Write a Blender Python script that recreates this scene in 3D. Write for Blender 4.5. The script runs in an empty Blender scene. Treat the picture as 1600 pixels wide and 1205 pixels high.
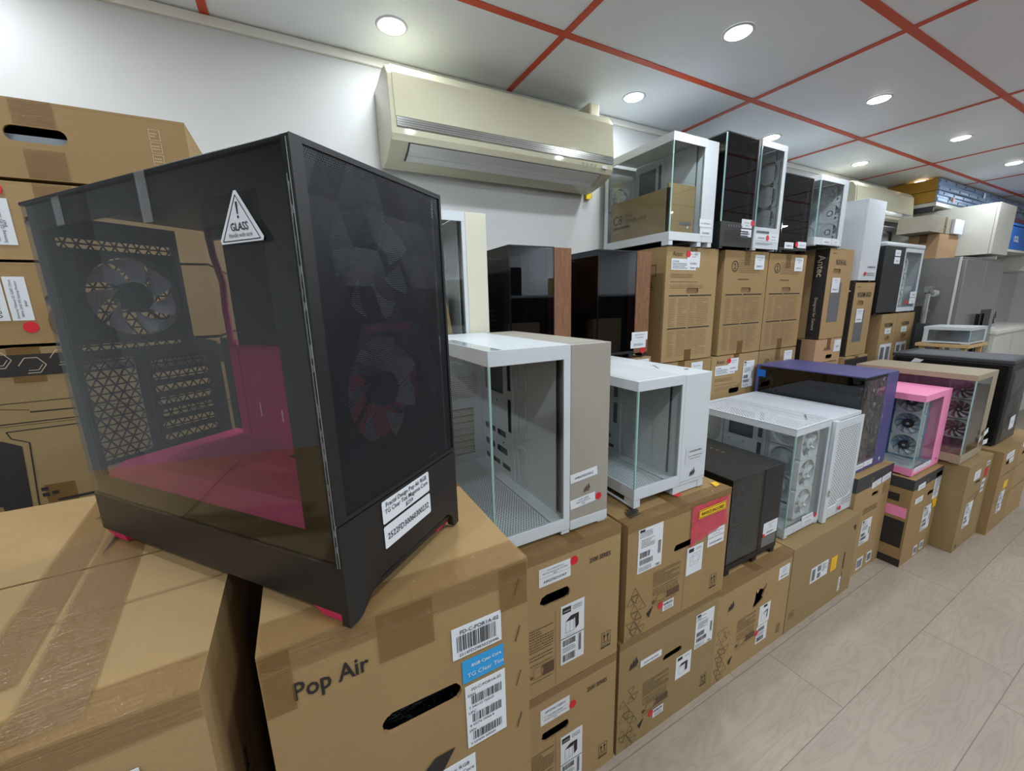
import bpy, math, random
from mathutils import Vector, Matrix
from mathutils.geometry import tessellate_polygon

PI = math.pi
H = 1.55                                   # height of the camera above the floor
SC = bpy.context.scene
COL = SC.collection

# ------------------------------------------------------------------ camera
cam_d = bpy.data.cameras.new('camera')
cam = bpy.data.objects.new('camera', cam_d)
COL.objects.link(cam)
cam_d.sensor_width = 36.0
cam_d.lens = 619.816 / 1600.0 * 36.0
cam_d.clip_start = 0.02
R0 = ((0.8797874, -0.47478151, -0.02359366), (-0.11787441, -0.1698051, -0.9784027), (0.46052119, 0.86356746, -0.20535698))
rt, up, bk = Vector(R0[0]), -Vector(R0[1]), -Vector(R0[2])
cam.matrix_world = Matrix(((rt.x, up.x, bk.x, 0), (rt.y, up.y, bk.y, 0), (rt.z, up.z, bk.z, H), (0, 0, 0, 1)))
SC.camera = cam

# ------------------------------------------------------------------ world, exposure, sampling
w = bpy.data.worlds.new('world')
SC.world = w
w.use_nodes = True
w.node_tree.nodes['Background'].inputs[0].default_value = (0.8, 0.85, 0.9, 1)
w.node_tree.nodes['Background'].inputs[1].default_value = 0.03
SC.view_settings.view_transform = 'Standard'
SC.view_settings.look = 'None'
SC.view_settings.gamma = 1.0
SC.view_settings.use_curve_mapping = False
SC.view_settings.exposure = 0.08
SC.cycles.use_denoising = True
SC.cycles.max_bounces = 10
SC.cycles.diffuse_bounces = 6
SC.cycles.glossy_bounces = 4
SC.cycles.transparent_max_bounces = 24
SC.cycles.sample_clamp_indirect = 4.0
SC.cycles.caustics_reflective = False
SC.cycles.caustics_refractive = False

# ceiling lamps: panels 1.2 x 0.62 m, a lamp in the middle of each second one; negative rows are unseen, added as fill light
LAMP_POWER = {1.70: 2.0, 1.15: 6.5, -0.1: 8.0, -0.7: 9.0, -1.9: 14.0, -2.75: 24.0}      # by distance row from the wall
LAMP_COL = (0.92, 1.0, 1.06)
LAMPS = [(0.44, 1.70), (1.65, 1.70), (2.86, 1.70), (4.07, 1.70), (5.27, 1.70), (6.5, 1.70),
         (0.44, 1.15), (1.65, 1.15), (2.86, 1.15), (4.07, 1.15), (5.27, 1.15), (6.5, 1.15), (-0.78, 1.15), (-0.78, 1.70),
         (-0.78, -0.1), (0.44, -0.1), (1.65, -0.1), (2.86, -0.1), (-0.78, -0.7), (1.65, -0.7), (4.07, -0.7), (6.5, -0.7), (0.44, -1.9), (2.86, -1.9), (5.27, -1.9), (-0.78, -2.75), (1.65, -2.75), (4.07, -2.75), (6.5, -2.75)]  # negative rows added to brighten tops, fronts and the opposite wall


# ================================================================== helpers
def lin(c):
    return tuple((x / 12.92 if x <= 0.04045 else ((x + 0.055) / 1.055) ** 2.4) for x in c)


def rgb(r, g, b):
    return lin((r / 255, g / 255, b / 255))


class N:
    """small wrapper for node trees"""
    def __init__(self, name):
        self.m = bpy.data.materials.new(name)
        self.m.use_nodes = True
        self.t = self.m.node_tree
        self.t.nodes.clear()
        self.out = self.t.nodes.new('ShaderNodeOutputMaterial')

    def n(self, typ, **kw):
        nd = self.t.nodes.new(typ)
        for k, v in kw.items():
            setattr(nd, k, v)
        return nd

    def l(self, a, b):
        self.t.links.new(a, b)

    def math(self, op, a, b=None, c=None):
        nd = self.n('ShaderNodeMath', operation=op)
        for i, x in enumerate((a, b, c)):
            if x is None:
                continue
            if isinstance(x, (int, float)):
                nd.inputs[i].default_value = x
            else:
                self.l(x, nd.inputs[i])
        return nd.outputs[0]

    def mix(self, f, a, b, blend='MIX'):
        nd = self.n('ShaderNodeMix', data_type='RGBA', blend_type=blend)
        for i, x in ((0, f), (6, a), (7, b)):
            if isinstance(x, (int, float)):
                nd.inputs[i].default_value = x
            elif isinstance(x, tuple):
                nd.inputs[i].default_value = (*x[:3], 1)
            else:
                self.l(x, nd.inputs[i])
        return nd.outputs[2]

    def bsdf(self, col=(.8, .8, .8), rough=.5, metal=0.0, spec=.5, coat=0.0, normal=None):
        b = self.n('ShaderNodeBsdfPrincipled')
        if isinstance(col, tuple):
            b.inputs['Base Color'].default_value = (*col[:3], 1)
        else:
            self.l(col, b.inputs['Base Color'])
        if isinstance(rough, (int, float)):
            b.inputs['Roughness'].default_value = rough
        else:
            self.l(rough, b.inputs['Roughness'])
        b.inputs['Metallic'].default_value = metal
        b.inputs['Specular IOR Level'].default_value = spec
        b.inputs['Coat Weight'].default_value = coat
        if normal is not None:
            self.l(normal, b.inputs['Normal'])
        return b.outputs[0]

    def coord(self, kind='Object'):
        return self.n('ShaderNodeTexCoord').outputs[kind]

    def noise(self, vec, scale, detail=3, rough=.5, dist=0.0):
        nd = self.n('ShaderNodeTexNoise')
        self.l(vec, nd.inputs['Vector'])
        nd.inputs['Scale'].default_value = scale
        nd.inputs['Detail'].default_value = detail
        nd.inputs['Roughness'].default_value = rough
        nd.inputs['Distortion'].default_value = dist
        return nd.outputs[0]

    def mapping(self, vec, scale=(1, 1, 1), rot=(0, 0, 0), loc=(0, 0, 0)):
        nd = self.n('ShaderNodeMapping')
        self.l(vec, nd.inputs[0])
        nd.inputs['Scale'].default_value = scale
        nd.inputs['Rotation'].default_value = rot
        nd.inputs['Location'].default_value = loc
        return nd.outputs[0]

    def ramp(self, f, stops):
        nd = self.n('ShaderNodeValToRGB')
        el = nd.color_ramp.elements
        while len(el) < len(stops):
            el.new(0.5)
        for e, (p, c) in zip(el, stops):
            e.position = p
            e.color = (*c[:3], 1)
        self.l(f, nd.inputs[0])
        return nd.outputs[0]

    def bump(self, h, strength=.2, dist=.002):
        nd = self.n('ShaderNodeBump')
        nd.inputs['Strength'].default_value = strength
        nd.inputs['Distance'].default_value = dist
        self.l(h, nd.inputs['Height'])
        return nd.outputs[0]

    def done(self, sh):
        self.l(sh, self.out.inputs[0])
        return self.m


def plain(name, col, rough=.5, metal=0.0, spec=.5, coat=0.0, vary=.06, bump=0.0):
    k = N(name)
    if vary:
        c = k.coord()
        f = k.noise(c, 9.0, 4)
        colr = k.mix(f, tuple(x * (1 - vary) for x in col), tuple(min(1, x * (1 + vary)) for x in col))
    else:
        colr = col
    nm = None
    if bump:
        nm = k.bump(k.noise(k.coord(), 450, 2), bump, .0006)
    return k.done(k.bsdf(colr, rough, metal, spec, coat, nm))


def cardboard(name, col, stripe=1.0):
    k = N(name)
    c = k.coord()
    big = k.noise(c, 5.0, 4, .6)
    fib = k.noise(k.mapping(c, (25, 25, 260)), 3.0, 3, .6)
    spk = k.noise(c, 420.0, 2, .7)
    a = k.mix(big, tuple(x * .88 for x in col), tuple(x * 1.1 for x in col))
    b = k.mix(k.math('MULTIPLY', fib, .30 * stripe), a, tuple(x * .62 for x in col))
    d = k.mix(k.math('MULTIPLY', spk, .22), b, tuple(x * 1.35 for x in col))
    nm = k.bump(k.math('ADD', k.math('MULTIPLY', big, 3.0), k.math('MULTIPLY', fib, .4)), .25, .002)
    return k.done(k.bsdf(d, .72, 0, .25, 0, nm))


def tape_mat(name, col, alpha, rough=.22, bs=.5):
    k = N(name)
    c = k.coord()
    wr = k.noise(k.mapping(c, (6, 60, 60)), 4.0, 4, .7, .6)
    nm = k.bump(wr, bs, .003)
    s = k.bsdf(col, rough, 0, .45, .0, nm)
    t = k.n('ShaderNodeBsdfTransparent')
    mx = k.n('ShaderNodeMixShader')
    mx.inputs[0].default_value = alpha
    k.l(t.outputs[0], mx.inputs[1])
    k.l(s, mx.inputs[2])
    return k.done(mx.outputs[0])


def glass(name, tint, refl=1.0, rough=.0, body=0.0, bodycol=(.5, .5, .5)):
    """thin pane: tinted transmission under a fresnel reflection"""
    k = N(name)
    t = k.n('ShaderNodeBsdfTransparent')
    t.inputs[0].default_value = (*tint, 1)
    g = k.n('ShaderNodeBsdfGlossy')
    g.inputs['Roughness'].default_value = rough
    g.inputs['Color'].default_value = (.95, .98, 1, 1)
    lw = k.n('ShaderNodeLayerWeight')            # the same from both faces of the pane
    lw.inputs[0].default_value = .5
    f = k.math('MULTIPLY', k.math('ADD', k.math('MULTIPLY', k.math('POWER', lw.outputs[1], 5.0), .90), .035), refl)
    src = t.outputs[0]
    if body:
        d = k.n('ShaderNodeBsdfDiffuse')
        d.inputs[0].default_value = (*bodycol, 1)
        m0 = k.n('ShaderNodeMixShader')
        m0.inputs[0].default_value = body
        k.l(src, m0.inputs[1])
        k.l(d.outputs[0], m0.inputs[2])
        src = m0.outputs[0]
    mx = k.n('ShaderNodeMixShader')
    k.l(f, mx.inputs[0])
    k.l(src, mx.inputs[1])
    k.l(g.outputs[0], mx.inputs[2])
    return k.done(mx.outputs[0])


def perf(name, col, pitch, rad, axes='XY', kind='dot', rough=.5, metal=0.0, solid=1.0):
    """perforated sheet: real holes (transparent) in a dot, slot or triangle lattice"""
    k = N(name)
    sp = k.n('ShaderNodeSeparateXYZ')
    k.l(k.coord(), sp.inputs[0])
    ch = {'X': 0, 'Y': 1, 'Z': 2}
    u, v = sp.outputs[ch[axes[0]]], sp.outputs[ch[axes[1]]]
    if kind == 'tri':
        hole = None
        for a in (0, 60, 120):
            ca, sa = math.cos(math.radians(a + 90)), math.sin(math.radians(a + 90))
            p = k.math('ADD', k.math('MULTIPLY', u, ca / pitch), k.math('MULTIPLY', v, sa / pitch))
            fr = k.math('FRACT', k.math('ADD', p, 100.0))
            h = k.math('MULTIPLY', k.math('GREATER_THAN', fr, rad), k.math('LESS_THAN', fr, 1 - rad * .2))
            hole = h if hole is None else k.math('MULTIPLY', hole, h)
    else:
        sx, sy = (1 / pitch, 1 / (pitch * .866)) if kind == 'dot' else (1 / (pitch * 2.2), 1 / pitch)
        vv = k.math('ADD', k.math('MULTIPLY', v, sy), 100.0)
        row = k.math('MULTIPLY', k.math('MODULO', k.math('FLOOR', vv), 2.0), .5)
        uu = k.math('ADD', k.math('MULTIPLY', u, sx), k.math('ADD', row, 100.0))
        fx = k.math('SUBTRACT', k.math('FRACT', uu), .5)
        fy = k.math('SUBTRACT', k.math('FRACT', vv), .5)
        if kind == 'slot':
            hole = k.math('MULTIPLY', k.math('LESS_THAN', k.math('ABSOLUTE', fx), .38), k.math('LESS_THAN', k.math('ABSOLUTE', fy), rad))
        else:
            r = k.math('SQRT', k.math('ADD', k.math('MULTIPLY', fx, fx), k.math('MULTIPLY', fy, fy)))
            hole = k.math('LESS_THAN', r, rad)
    s = k.bsdf(col, rough, metal, .4)
    t = k.n('ShaderNodeBsdfTransparent')
    mx = k.n('ShaderNodeMixShader')
    k.l(k.math('MULTIPLY', hole, solid), mx.inputs[0])
    k.l(s, mx.inputs[1])
    k.l(t.outputs[0], mx.inputs[2])
    return k.done(mx.outputs[0])


def emit(name, col, s):
    k = N(name)
    e = k.n('ShaderNodeEmission')
    e.inputs[0].default_value = (*col, 1)
    e.inputs[1].default_value = s
    return k.done(e.outputs[0])


def wood(name, c1, c2, axis='Z'):
    k = N(name)
    sc = {'Z': (30, 30, 2.2), 'X': (2.2, 30, 30)}[axis]
    c = k.mapping(k.coord(), sc)
    f = k.noise(c, 1.3, 5, .6, 1.2)
    g = k.math('FRACT', k.math('MULTIPLY', f, 7.0))
    col = k.mix(g, c1, c2)
    col = k.mix(k.math('MULTIPLY', k.noise(c, 6.0, 3), .5), col, tuple(x * .6 for x in c1))
    return k.done(k.bsdf(col, .5, 0, .3))


def floor_mat():
    k = N('vinyl_planks')
    sp = k.n('ShaderNodeSeparateXYZ')
    k.l(k.coord(), sp.inputs[0])
    x, y = sp.outputs[0], sp.outputs[1]
    W, L = .277, 1.22
    v = k.math('ADD', k.math('DIVIDE', k.math('SUBTRACT', y, .499), W), 50.0)
    row = k.math('FLOOR', v)
    wn = k.n('ShaderNodeTexWhiteNoise', noise_dimensions='1D')
    k.l(row, wn.inputs['W'])
    shift = k.math('MULTIPLY', wn.outputs[0], 1.0)
    is50 = k.math('COMPARE', row, 50.0, .1)
    shift = k.math('MULTIPLY', shift, k.math('SUBTRACT', 1.0, is50))
    u = k.math('ADD', k.math('DIVIDE', k.math('SUBTRACT', x, 1.67), L), k.math('ADD', shift, 50.0))
    cell = k.math('FLOOR', u)
    fv, fu = k.math('FRACT', v), k.math('FRACT', u)
    seam = k.math('MAXIMUM', k.math('LESS_THAN', k.math('MINIMUM', fv, k.math('SUBTRACT', 1.0, fv)), .0055),
                  k.math('LESS_THAN', k.math('MINIMUM', fu, k.math('SUBTRACT', 1.0, fu)), .0014))
    wn2 = k.n('ShaderNodeTexWhiteNoise', noise_dimensions='2D')
    cb = k.n('ShaderNodeCombineXYZ')
    k.l(row, cb.inputs[0])
    k.l(cell, cb.inputs[1])
    k.l(cb.outputs[0], wn2.inputs['Vector'])
    rnd = wn2.outputs[0]
    cb2 = k.n('ShaderNodeCombineXYZ')
    k.l(k.math('ADD', k.math('MULTIPLY', x, 1.15), k.math('MULTIPLY', rnd, 37.0)), cb2.inputs[0])
    k.l(k.math('ADD', k.math('MULTIPLY', y, 6.0), k.math('MULTIPLY', rnd, 11.0)), cb2.inputs[1])
    f = k.noise(cb2.outputs[0], 1.25, 3, .45, .35)
    ring = k.math('FRACT', k.math('MULTIPLY', f, 17.0))
    ringm = k.math('POWER', k.math('ABSOLUTE', k.math('SUBTRACT', k.math('MULTIPLY', ring, 2.0), 1.0)), 2.0)
    cb3 = k.n('ShaderNodeCombineXYZ')
    k.l(k.math('MULTIPLY', x, 6.0), cb3.inputs[0])
    k.l(k.math('MULTIPLY', y, 130.0), cb3.inputs[1])
    fine = k.noise(cb3.outputs[0], 1.2, 4, .7)
    base = k.mix(f, rgb(196, 182, 166), rgb(166, 150, 140))
    base = k.mix(k.math('MULTIPLY', ringm, .32), base, rgb(142, 126, 118))
    base = k.mix(k.math('MULTIPLY', k.math('POWER', fine, 2.0), .55), base, rgb(205, 192, 176))
    base = k.mix(k.math('MULTIPLY', rnd, .22), base, rgb(160, 146, 136))
    base = k.mix(k.math('MULTIPLY', seam, .55), base, rgb(92, 80, 72))
    base = k.mix(1.0, base, (.74, .74, .72), 'MULTIPLY')
    nm = k.bump(k.math('SUBTRACT', k.math('MULTIPLY', fine, .4), seam), .25, .001)
    return k.done(k.bsdf(base, .42, 0, .4, 0, nm))


def film_mat():
    k = N('wrinkled_film')
    c = k.mapping(k.coord(), (34, 9, 9), (0, 0, -.55))
    f = k.noise(c, 1.2, 2, .5, .8)
    nm = k.bump(f, .8, .012)
    g = k.n('ShaderNodeBsdfGlossy')
    g.inputs['Roughness'].default_value = .22
    k.l(nm, g.inputs['Normal'])
    t = k.n('ShaderNodeBsdfTransparent')
    mx = k.n('ShaderNodeMixShader')
    mx.inputs[0].default_value = .24
    k.l(t.outputs[0], mx.inputs[1])
    k.l(g.outputs[0], mx.inputs[2])
    return k.done(mx.outputs[0])


M = {}
M['card'] = cardboard('cardboard', rgb(152, 125, 85))
M['card2'] = cardboard('cardboard_tan', rgb(160, 133, 93))
M['card3'] = cardboard('cardboard_olive', rgb(146, 124, 86))
M['card4'] = cardboard('cardboard_pinkish', rgb(176, 143, 108))
M['cardedge'] = cardboard('cardboard_edge', rgb(140, 110, 78))
M['tape'] = tape_mat('brown_tape', rgb(132, 98, 52), .5)
M['edgetape'] = tape_mat('shiny_edge_tape', rgb(150, 116, 72), .5, .09, 1.0)
M['clear'] = tape_mat('clear_tape', (.85, .86, .88), .16)
M['white'] = plain('white_enamel', rgb(198, 204, 208), .38, spec=.5, vary=.02)
M['whiteplastic'] = plain('white_plastic', rgb(196, 200, 203), .45, vary=.02)
M['greyface'] = plain('warm_grey_panel', rgb(152, 146, 136), .55, vary=.04)
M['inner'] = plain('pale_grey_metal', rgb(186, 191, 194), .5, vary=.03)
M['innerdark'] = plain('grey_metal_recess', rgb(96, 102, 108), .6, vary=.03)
M['black'] = plain('black_matt', rgb(24, 24, 26), .42, vary=.08)
M['blackgloss'] = plain('black_gloss', rgb(14, 15, 18), .08, spec=.6, vary=0)
M['charcoal'] = plain('charcoal', rgb(52, 53, 58), .5, vary=.05)
M['ink'] = plain('black_ink', rgb(38, 33, 30), .7, vary=0)
M['inkbrown'] = plain('brown_ink', rgb(88, 66, 46), .75, vary=0)
M['inkgrey'] = plain('grey_ink', rgb(92, 92, 96), .7, vary=0)
M['inkwhite'] = plain('pale_ink', rgb(206, 190, 160), .7, vary=0)
M['label'] = plain('label_paper', rgb(216, 219, 224), .5, vary=.02)
M['red'] = plain('red_sticker', rgb(206, 26, 44), .45, vary=.03)
M['blue'] = plain('blue_sticker', rgb(40, 150, 210), .4, vary=0)
M['yellow'] = plain('yellow_sticker', rgb(236, 186, 30), .5, vary=.03)
M['magenta'] = plain('magenta_enamel', rgb(196, 52, 112), .42, vary=.03)
M['magfoot'] = plain('magenta_plastic', rgb(214, 40, 96), .45, vary=.02)
M['pink'] = plain('pink_enamel', rgb(240, 142, 184), .42, vary=.02)
M['purple'] = plain('purple_enamel', rgb(72, 69, 120), .45, vary=.03)
M['khaki'] = plain('khaki_enamel', rgb(154, 140, 116), .5, vary=.03)
M['salmon'] = plain('dusty_rose_metal', rgb(140, 92, 84), .5, vary=.05)
M['cyanmetal'] = plain('light_blue_metal', rgb(110, 170, 205), .45, vary=.04)
M['cream'] = plain('cream_plastic', rgb(186, 182, 158), .05, spec=.5, coat=.0, vary=.01)
M['creampanel'] = plain('cream_fabric_panel', rgb(208, 205, 186), .8, vary=.04)
M['creamlite'] = plain('cream_plastic_light', rgb(222, 216, 190), .3, vary=.01)
M['chrome'] = plain('silver_strip', rgb(176, 176, 172), .22, metal=.8, vary=.02)
M['flap'] = plain('silver_flap', rgb(196, 197, 194), .35, metal=.2, vary=.01)
M['walnut'] = wood('walnut', rgb(140, 98, 68), rgb(104, 70, 46))
M['ply'] = wood('pale_board', rgb(214, 180, 130), rgb(196, 160, 110), 'X')
M['wallwhite'] = plain('bright_wall_paint', rgb(232, 234, 234), .6, vary=.01)
M['wall'] = plain('wall_paint', rgb(200, 201, 200), .6, spec=.3, vary=.015, bump=.1)
M['ceil'] = plain('ceiling_panel', rgb(238, 243, 247), .38, spec=.4, vary=.015)
M['orange'] = plain('orange_strip', rgb(206, 78, 44), .5, vary=.05)
M['trimw'] = plain('white_trim', rgb(224, 222, 214), .45, vary=.01)
M['floor'] = floor_mat()
M['lamp'] = emit('lamp_diffuser', (1, .99, .96), 14.0)
M['glass'] = glass('clear_glass', (.955, .975, .97), .9)
M['glasslite'] = glass('clear_glass_side', (.93, .95, .95), 1.0)
M['glasssmoke'] = glass('smoked_glass', (.76, .76, .77), 1.0)
M['glassdark'] = glass('dark_glass', (.52, .52, .56), 1.3)
M['glassmid'] = glass('tinted_glass', (.58, .59, .62), 1.2)
M['paneedge'] = plain('dull_pane_edge', rgb(140, 150, 150), .2, vary=.3)
M['glassedge'] = plain('green_glass_edge', rgb(150, 184, 180), .2, vary=0)
M['blade'] = glass('frosted_blades', (.55, .55, .57), .8, .2, .62, (.62, .62, .64))
M['bladewhite'] = plain('white_blades', rgb(200, 204, 210), .45, vary=.02)
M['bladedark'] = plain('dark_blades', rgb(40, 42, 46), .4, vary=.02)
M['film'] = film_mat()
M['perfwhite'] = perf('perforated_white', rgb(205, 210, 212), .0085, .36, 'XY')
M['perfrear'] = perf('perforated_rear', rgb(196, 197, 192), .009, .36, 'XY')
M['perftop'] = perf('perforated_top', rgb(214, 218, 226), .0075, .26, 'XY', 'slot')
M['perffront'] = perf('slotted_front', rgb(222, 226, 228), .0095, .26, 'XY', 'slot')
M['perfdark'] = perf('perforated_black', rgb(26, 26, 30), .006, .30, 'XZ')
M['meshblack'] = perf('black_front_mesh', rgb(20, 23, 29), .0022, .215, 'XZ', rough=.35)
M['trigrille'] = perf('triangular_grille', rgb(26, 26, 28), .0112, .17, 'XY', 'tri')
M['perfpink'] = perf('perforated_magenta', rgb(190, 50, 108), .0052, .30, 'XY', 'slot')
M['fridge'] = plain('grey_steel_door', rgb(128, 126, 124), .42, metal=.25, vary=.03)
M['fridgefront'] = plain('brushed_steel', rgb(150, 148, 146), .28, metal=.55, vary=.04)
M['offwhite'] = plain('off_white_laminate', rgb(206, 205, 196), .45, vary=.02)
M['steelblue'] = plain('blue_steel_channel', rgb(120, 146, 176), .38, metal=.4, vary=.12)
M['ochre'] = plain('ochre_board', rgb(178, 134, 40), .6, vary=.08)
M['bluebox'] = plain('bright_blue_plastic', rgb(10, 92, 176), .4, vary=.03)
M['yellowplastic'] = plain('yellow_plastic', rgb(240, 206, 20), .4, vary=.02)
M['maroon'] = plain('maroon_metal', rgb(96, 44, 62), .5, vary=.05)
M['gold'] = plain('gold_contact', rgb(190, 150, 70), .3, metal=.8, vary=0)
M['bubble'] = plain('foil_wrap', rgb(150, 142, 126), .35, vary=.2, bump=.5)
M['foam'] = plain('grey_foam', rgb(170, 176, 184), .8, vary=.04)
k_ = N('black_plastic_bag')
M['bag'] = k_.done(k_.bsdf((.012, .013, .018), .15, 0, .6, 0, k_.bump(k_.noise(k_.mapping(k_.coord(), (25, 25, 60)), 1.5, 3, .6, 1.5), 1.0, .02)))
M['pouch'] = tape_mat('pink_pouch', rgb(214, 74, 96), .72)


class MB:
    """collects shapes for ONE mesh"""
    def __init__(self, T=None):
        self.v, self.f, self.mi = [], [], []
        self.T = T or Matrix.Identity(4)

    def add(self, vs, fs, mi=0, T=None):
        A = self.T @ T if T is not None else self.T
        b = len(self.v)
        self.v += [tuple(A @ Vector(p)) for p in vs]
        self.f += [tuple(b + i for i in f) for f in fs]
        self.mi += [mi] * len(fs)
        return self

    def box(self, x0, y0, z0, x1, y1, z1, mi=0, T=None):
        vs = [(x0, y0, z0), (x1, y0, z0), (x1, y1, z0), (x0, y1, z0), (x0, y0, z1), (x1, y0, z1), (x1, y1, z1), (x0, y1, z1)]
        return self.add(vs, [(0, 3, 2, 1), (4, 5, 6, 7), (0, 1, 5, 4), (1, 2, 6, 5), (2, 3, 7, 6), (3, 0, 4, 7)], mi, T)

    def quad(self, a, b, c, d, mi=0, T=None):
        return self.add([a, b, c, d], [(0, 1, 2, 3)], mi, T)

    def rect(self, u, v, w, h, z=0, mi=0, T=None):
        return self.quad((u, v, z), (u + w, v, z), (u + w, v + h, z), (u, v + h, z), mi, T)

    def plate(self, outline, holes, t, mi=0, T=None, side=None):
        """flat plate z in [-t, 0] with real holes"""
        loops = [outline] + list(holes)
        tri = tessellate_polygon([[Vector((p[0], p[1], 0)) for p in l] for l in loops])
        pts = [p for l in loops for p in l]
        n = len(pts)
        vs = [(p[0], p[1], 0) for p in pts] + [(p[0], p[1], -t) for p in pts]
        fs = []
        for a, b, c in tri:
            ar = (pts[b][0] - pts[a][0]) * (pts[c][1] - pts[a][1]) - (pts[b][1] - pts[a][1]) * (pts[c][0] - pts[a][0])
            if ar < 0:
                a, b, c = a, c, b
            fs += [(a, b, c)]
            if t > 0:
                fs += [(n + c, n + b, n + a)]
        self.add(vs, fs, mi, T)
        if t > 0:
            k = 0
            for q, l in enumerate(loops):
                m = len(l)
                sf = [(k + i, k + (i + 1) % m, n + k + (i + 1) % m, n + k + i) for i in range(m)]
                k += m
                self.add(vs, sf, mi if side is None or q == 0 else side, T)
        return self

    def cyl(self, r, z0, z1, n=24, mi=0, T=None, r2=None, c=(0, 0)):
        r2 = r if r2 is None else r2
        vs = [(c[0] + r * math.cos(2 * PI * i / n), c[1] + r * math.sin(2 * PI * i / n), z0) for i in range(n)]
        vs += [(c[0] + r2 * math.cos(2 * PI * i / n), c[1] + r2 * math.sin(2 * PI * i / n), z1) for i in range(n)]
        fs = [(i, (i + 1) % n, n + (i + 1) % n, n + i) for i in range(n)] + [tuple(range(n - 1, -1, -1)), tuple(range(n, 2 * n))]
        return self.add(vs, fs, mi, T)

    def prism(self, prof, x0, x1, mi=0, T=None):
        """profile in (y, z) swept along x"""
        n = len(prof)
        vs = [(x0, a, b) for a, b in prof] + [(x1, a, b) for a, b in prof]
        fs = [(i, n + i, n + (i + 1) % n, (i + 1) % n) for i in range(n)] + [tuple(range(n)), tuple(range(2 * n - 1, n - 1, -1))]
        return self.add(vs, fs, mi, T)

    def tube(self, path, r, n=8, mi=0):
        vs, fs = [], []
        P = [Vector(p) for p in path]
        for i, p in enumerate(P):
            d = (P[min(i + 1, len(P) - 1)] - P[max(i - 1, 0)]).normalized()
            a = d.cross(Vector((0, 0, 1)) if abs(d.z) < .9 else Vector((1, 0, 0))).normalized()
            b = d.cross(a)
            vs += [tuple(p + a * r * math.cos(2 * PI * j / n) + b * r * math.sin(2 * PI * j / n)) for j in range(n)]
        for i in range(len(P) - 1):
            fs += [(i * n + j, i * n + (j + 1) % n, (i + 1) * n + (j + 1) % n, (i + 1) * n + j) for j in range(n)]
        fs += [tuple(range(n)), tuple(range((len(P) - 1) * n, len(P) * n))]
        return self.add(vs, fs, mi)

    # flat printing in the xy plane
    def bars(self, u, v, w, h, seed=1, z=.0004, mi=1):
        r = random.Random(seed)
        x = u
        while x < u + w - .0012:
            b = r.choice((.0006, .0009, .0014)) * max(1.0, w / .06)
            b = min(b, u + w - x)
            self.rect(x, v, b, h, z, mi)
            x += b + r.choice((.0006, .001, .0015)) * max(1.0, w / .06)
        return self

    def fine(self, u, v, w, h, rows, seed=1, z=.0004, mi=1, fill=.45):
        r = random.Random(seed)
        dy = h / rows
        for i in range(rows):
            x = u
            end = u + w * (1 if r.random() < .7 else r.uniform(.4, .9))
            while x < end:
                l = min(r.uniform(.012, .06) * w + .0015, end - x)
                self.rect(x, v + h - (i + 1) * dy + dy * .2, l, dy * fill, z, mi)
                x += l + .012 * w + .0012
        return self

    def line(self, a, b, t, z=.0004, mi=0):
        a, b = Vector((*a, 0)), Vector((*b, 0))
        d = (b - a)
        if d.length < 1e-6:
            return self
        p = Vector((-d.y, d.x, 0)).normalized() * t / 2
        return self.add([(a + p)[:2] + (z,), (a - p)[:2] + (z,), (b - p)[:2] + (z,), (b + p)[:2] + (z,)], [(0, 1, 2, 3)], mi)

    def poly(self, pts, z=.0004, mi=0):
        tri = tessellate_polygon([[Vector((p[0], p[1], 0)) for p in pts]])
        return self.add([(p[0], p[1], z) for p in pts], [tuple(t) for t in tri], mi)

    def frame2d(self, u, v, w, h, t, z=.0004, mi=0):
        self.rect(u, v, w, t, z, mi).rect(u, v + h - t, w, t, z, mi)
        return self.rect(u, v + t, t, h - 2 * t, z, mi).rect(u + w - t, v + t, t, h - 2 * t, z, mi)

    def ob(self, name, mats, parent=None, T=None, bevel=0.0, smooth=False, label=None):
        me = bpy.data.meshes.new(name)
        me.from_pydata(self.v, [], self.f)
        if not isinstance(mats, (list, tuple)):
            mats = [mats]
        for m in mats:
            me.materials.append(M[m] if isinstance(m, str) else m)
        for p, i in zip(me.polygons, self.mi):
            p.material_index = i
            p.use_smooth = smooth
        me.update()
        o = bpy.data.objects.new(name, me)
        COL.objects.link(o)
        if parent is not None:
            o.parent = parent
        if T is not None:
            o.matrix_local = T
        if bevel:
            b = o.modifiers.new('edge', 'BEVEL')
            b.width = bevel
            b.segments = 2
            b.limit_method = 'ANGLE'
        if label:
            o['label'] = label
        return o


def thing(name, label, cat, loc=(0, 0, 0), rz=0.0, group=None):
    o = bpy.data.objects.new(name, None)
    COL.objects.link(o)
    o.empty_display_size = .05
    o.location = loc
    o.rotation_euler = (0, 0, rz)
    return tag(o, label, cat, group)


def tag(o, label, cat, group=None):
    o['label'] = label
    o['category'] = cat
    if group:
        o['group'] = group
    return o


def struct(o):
    o['kind'] = 'structure'
    return o


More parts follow.
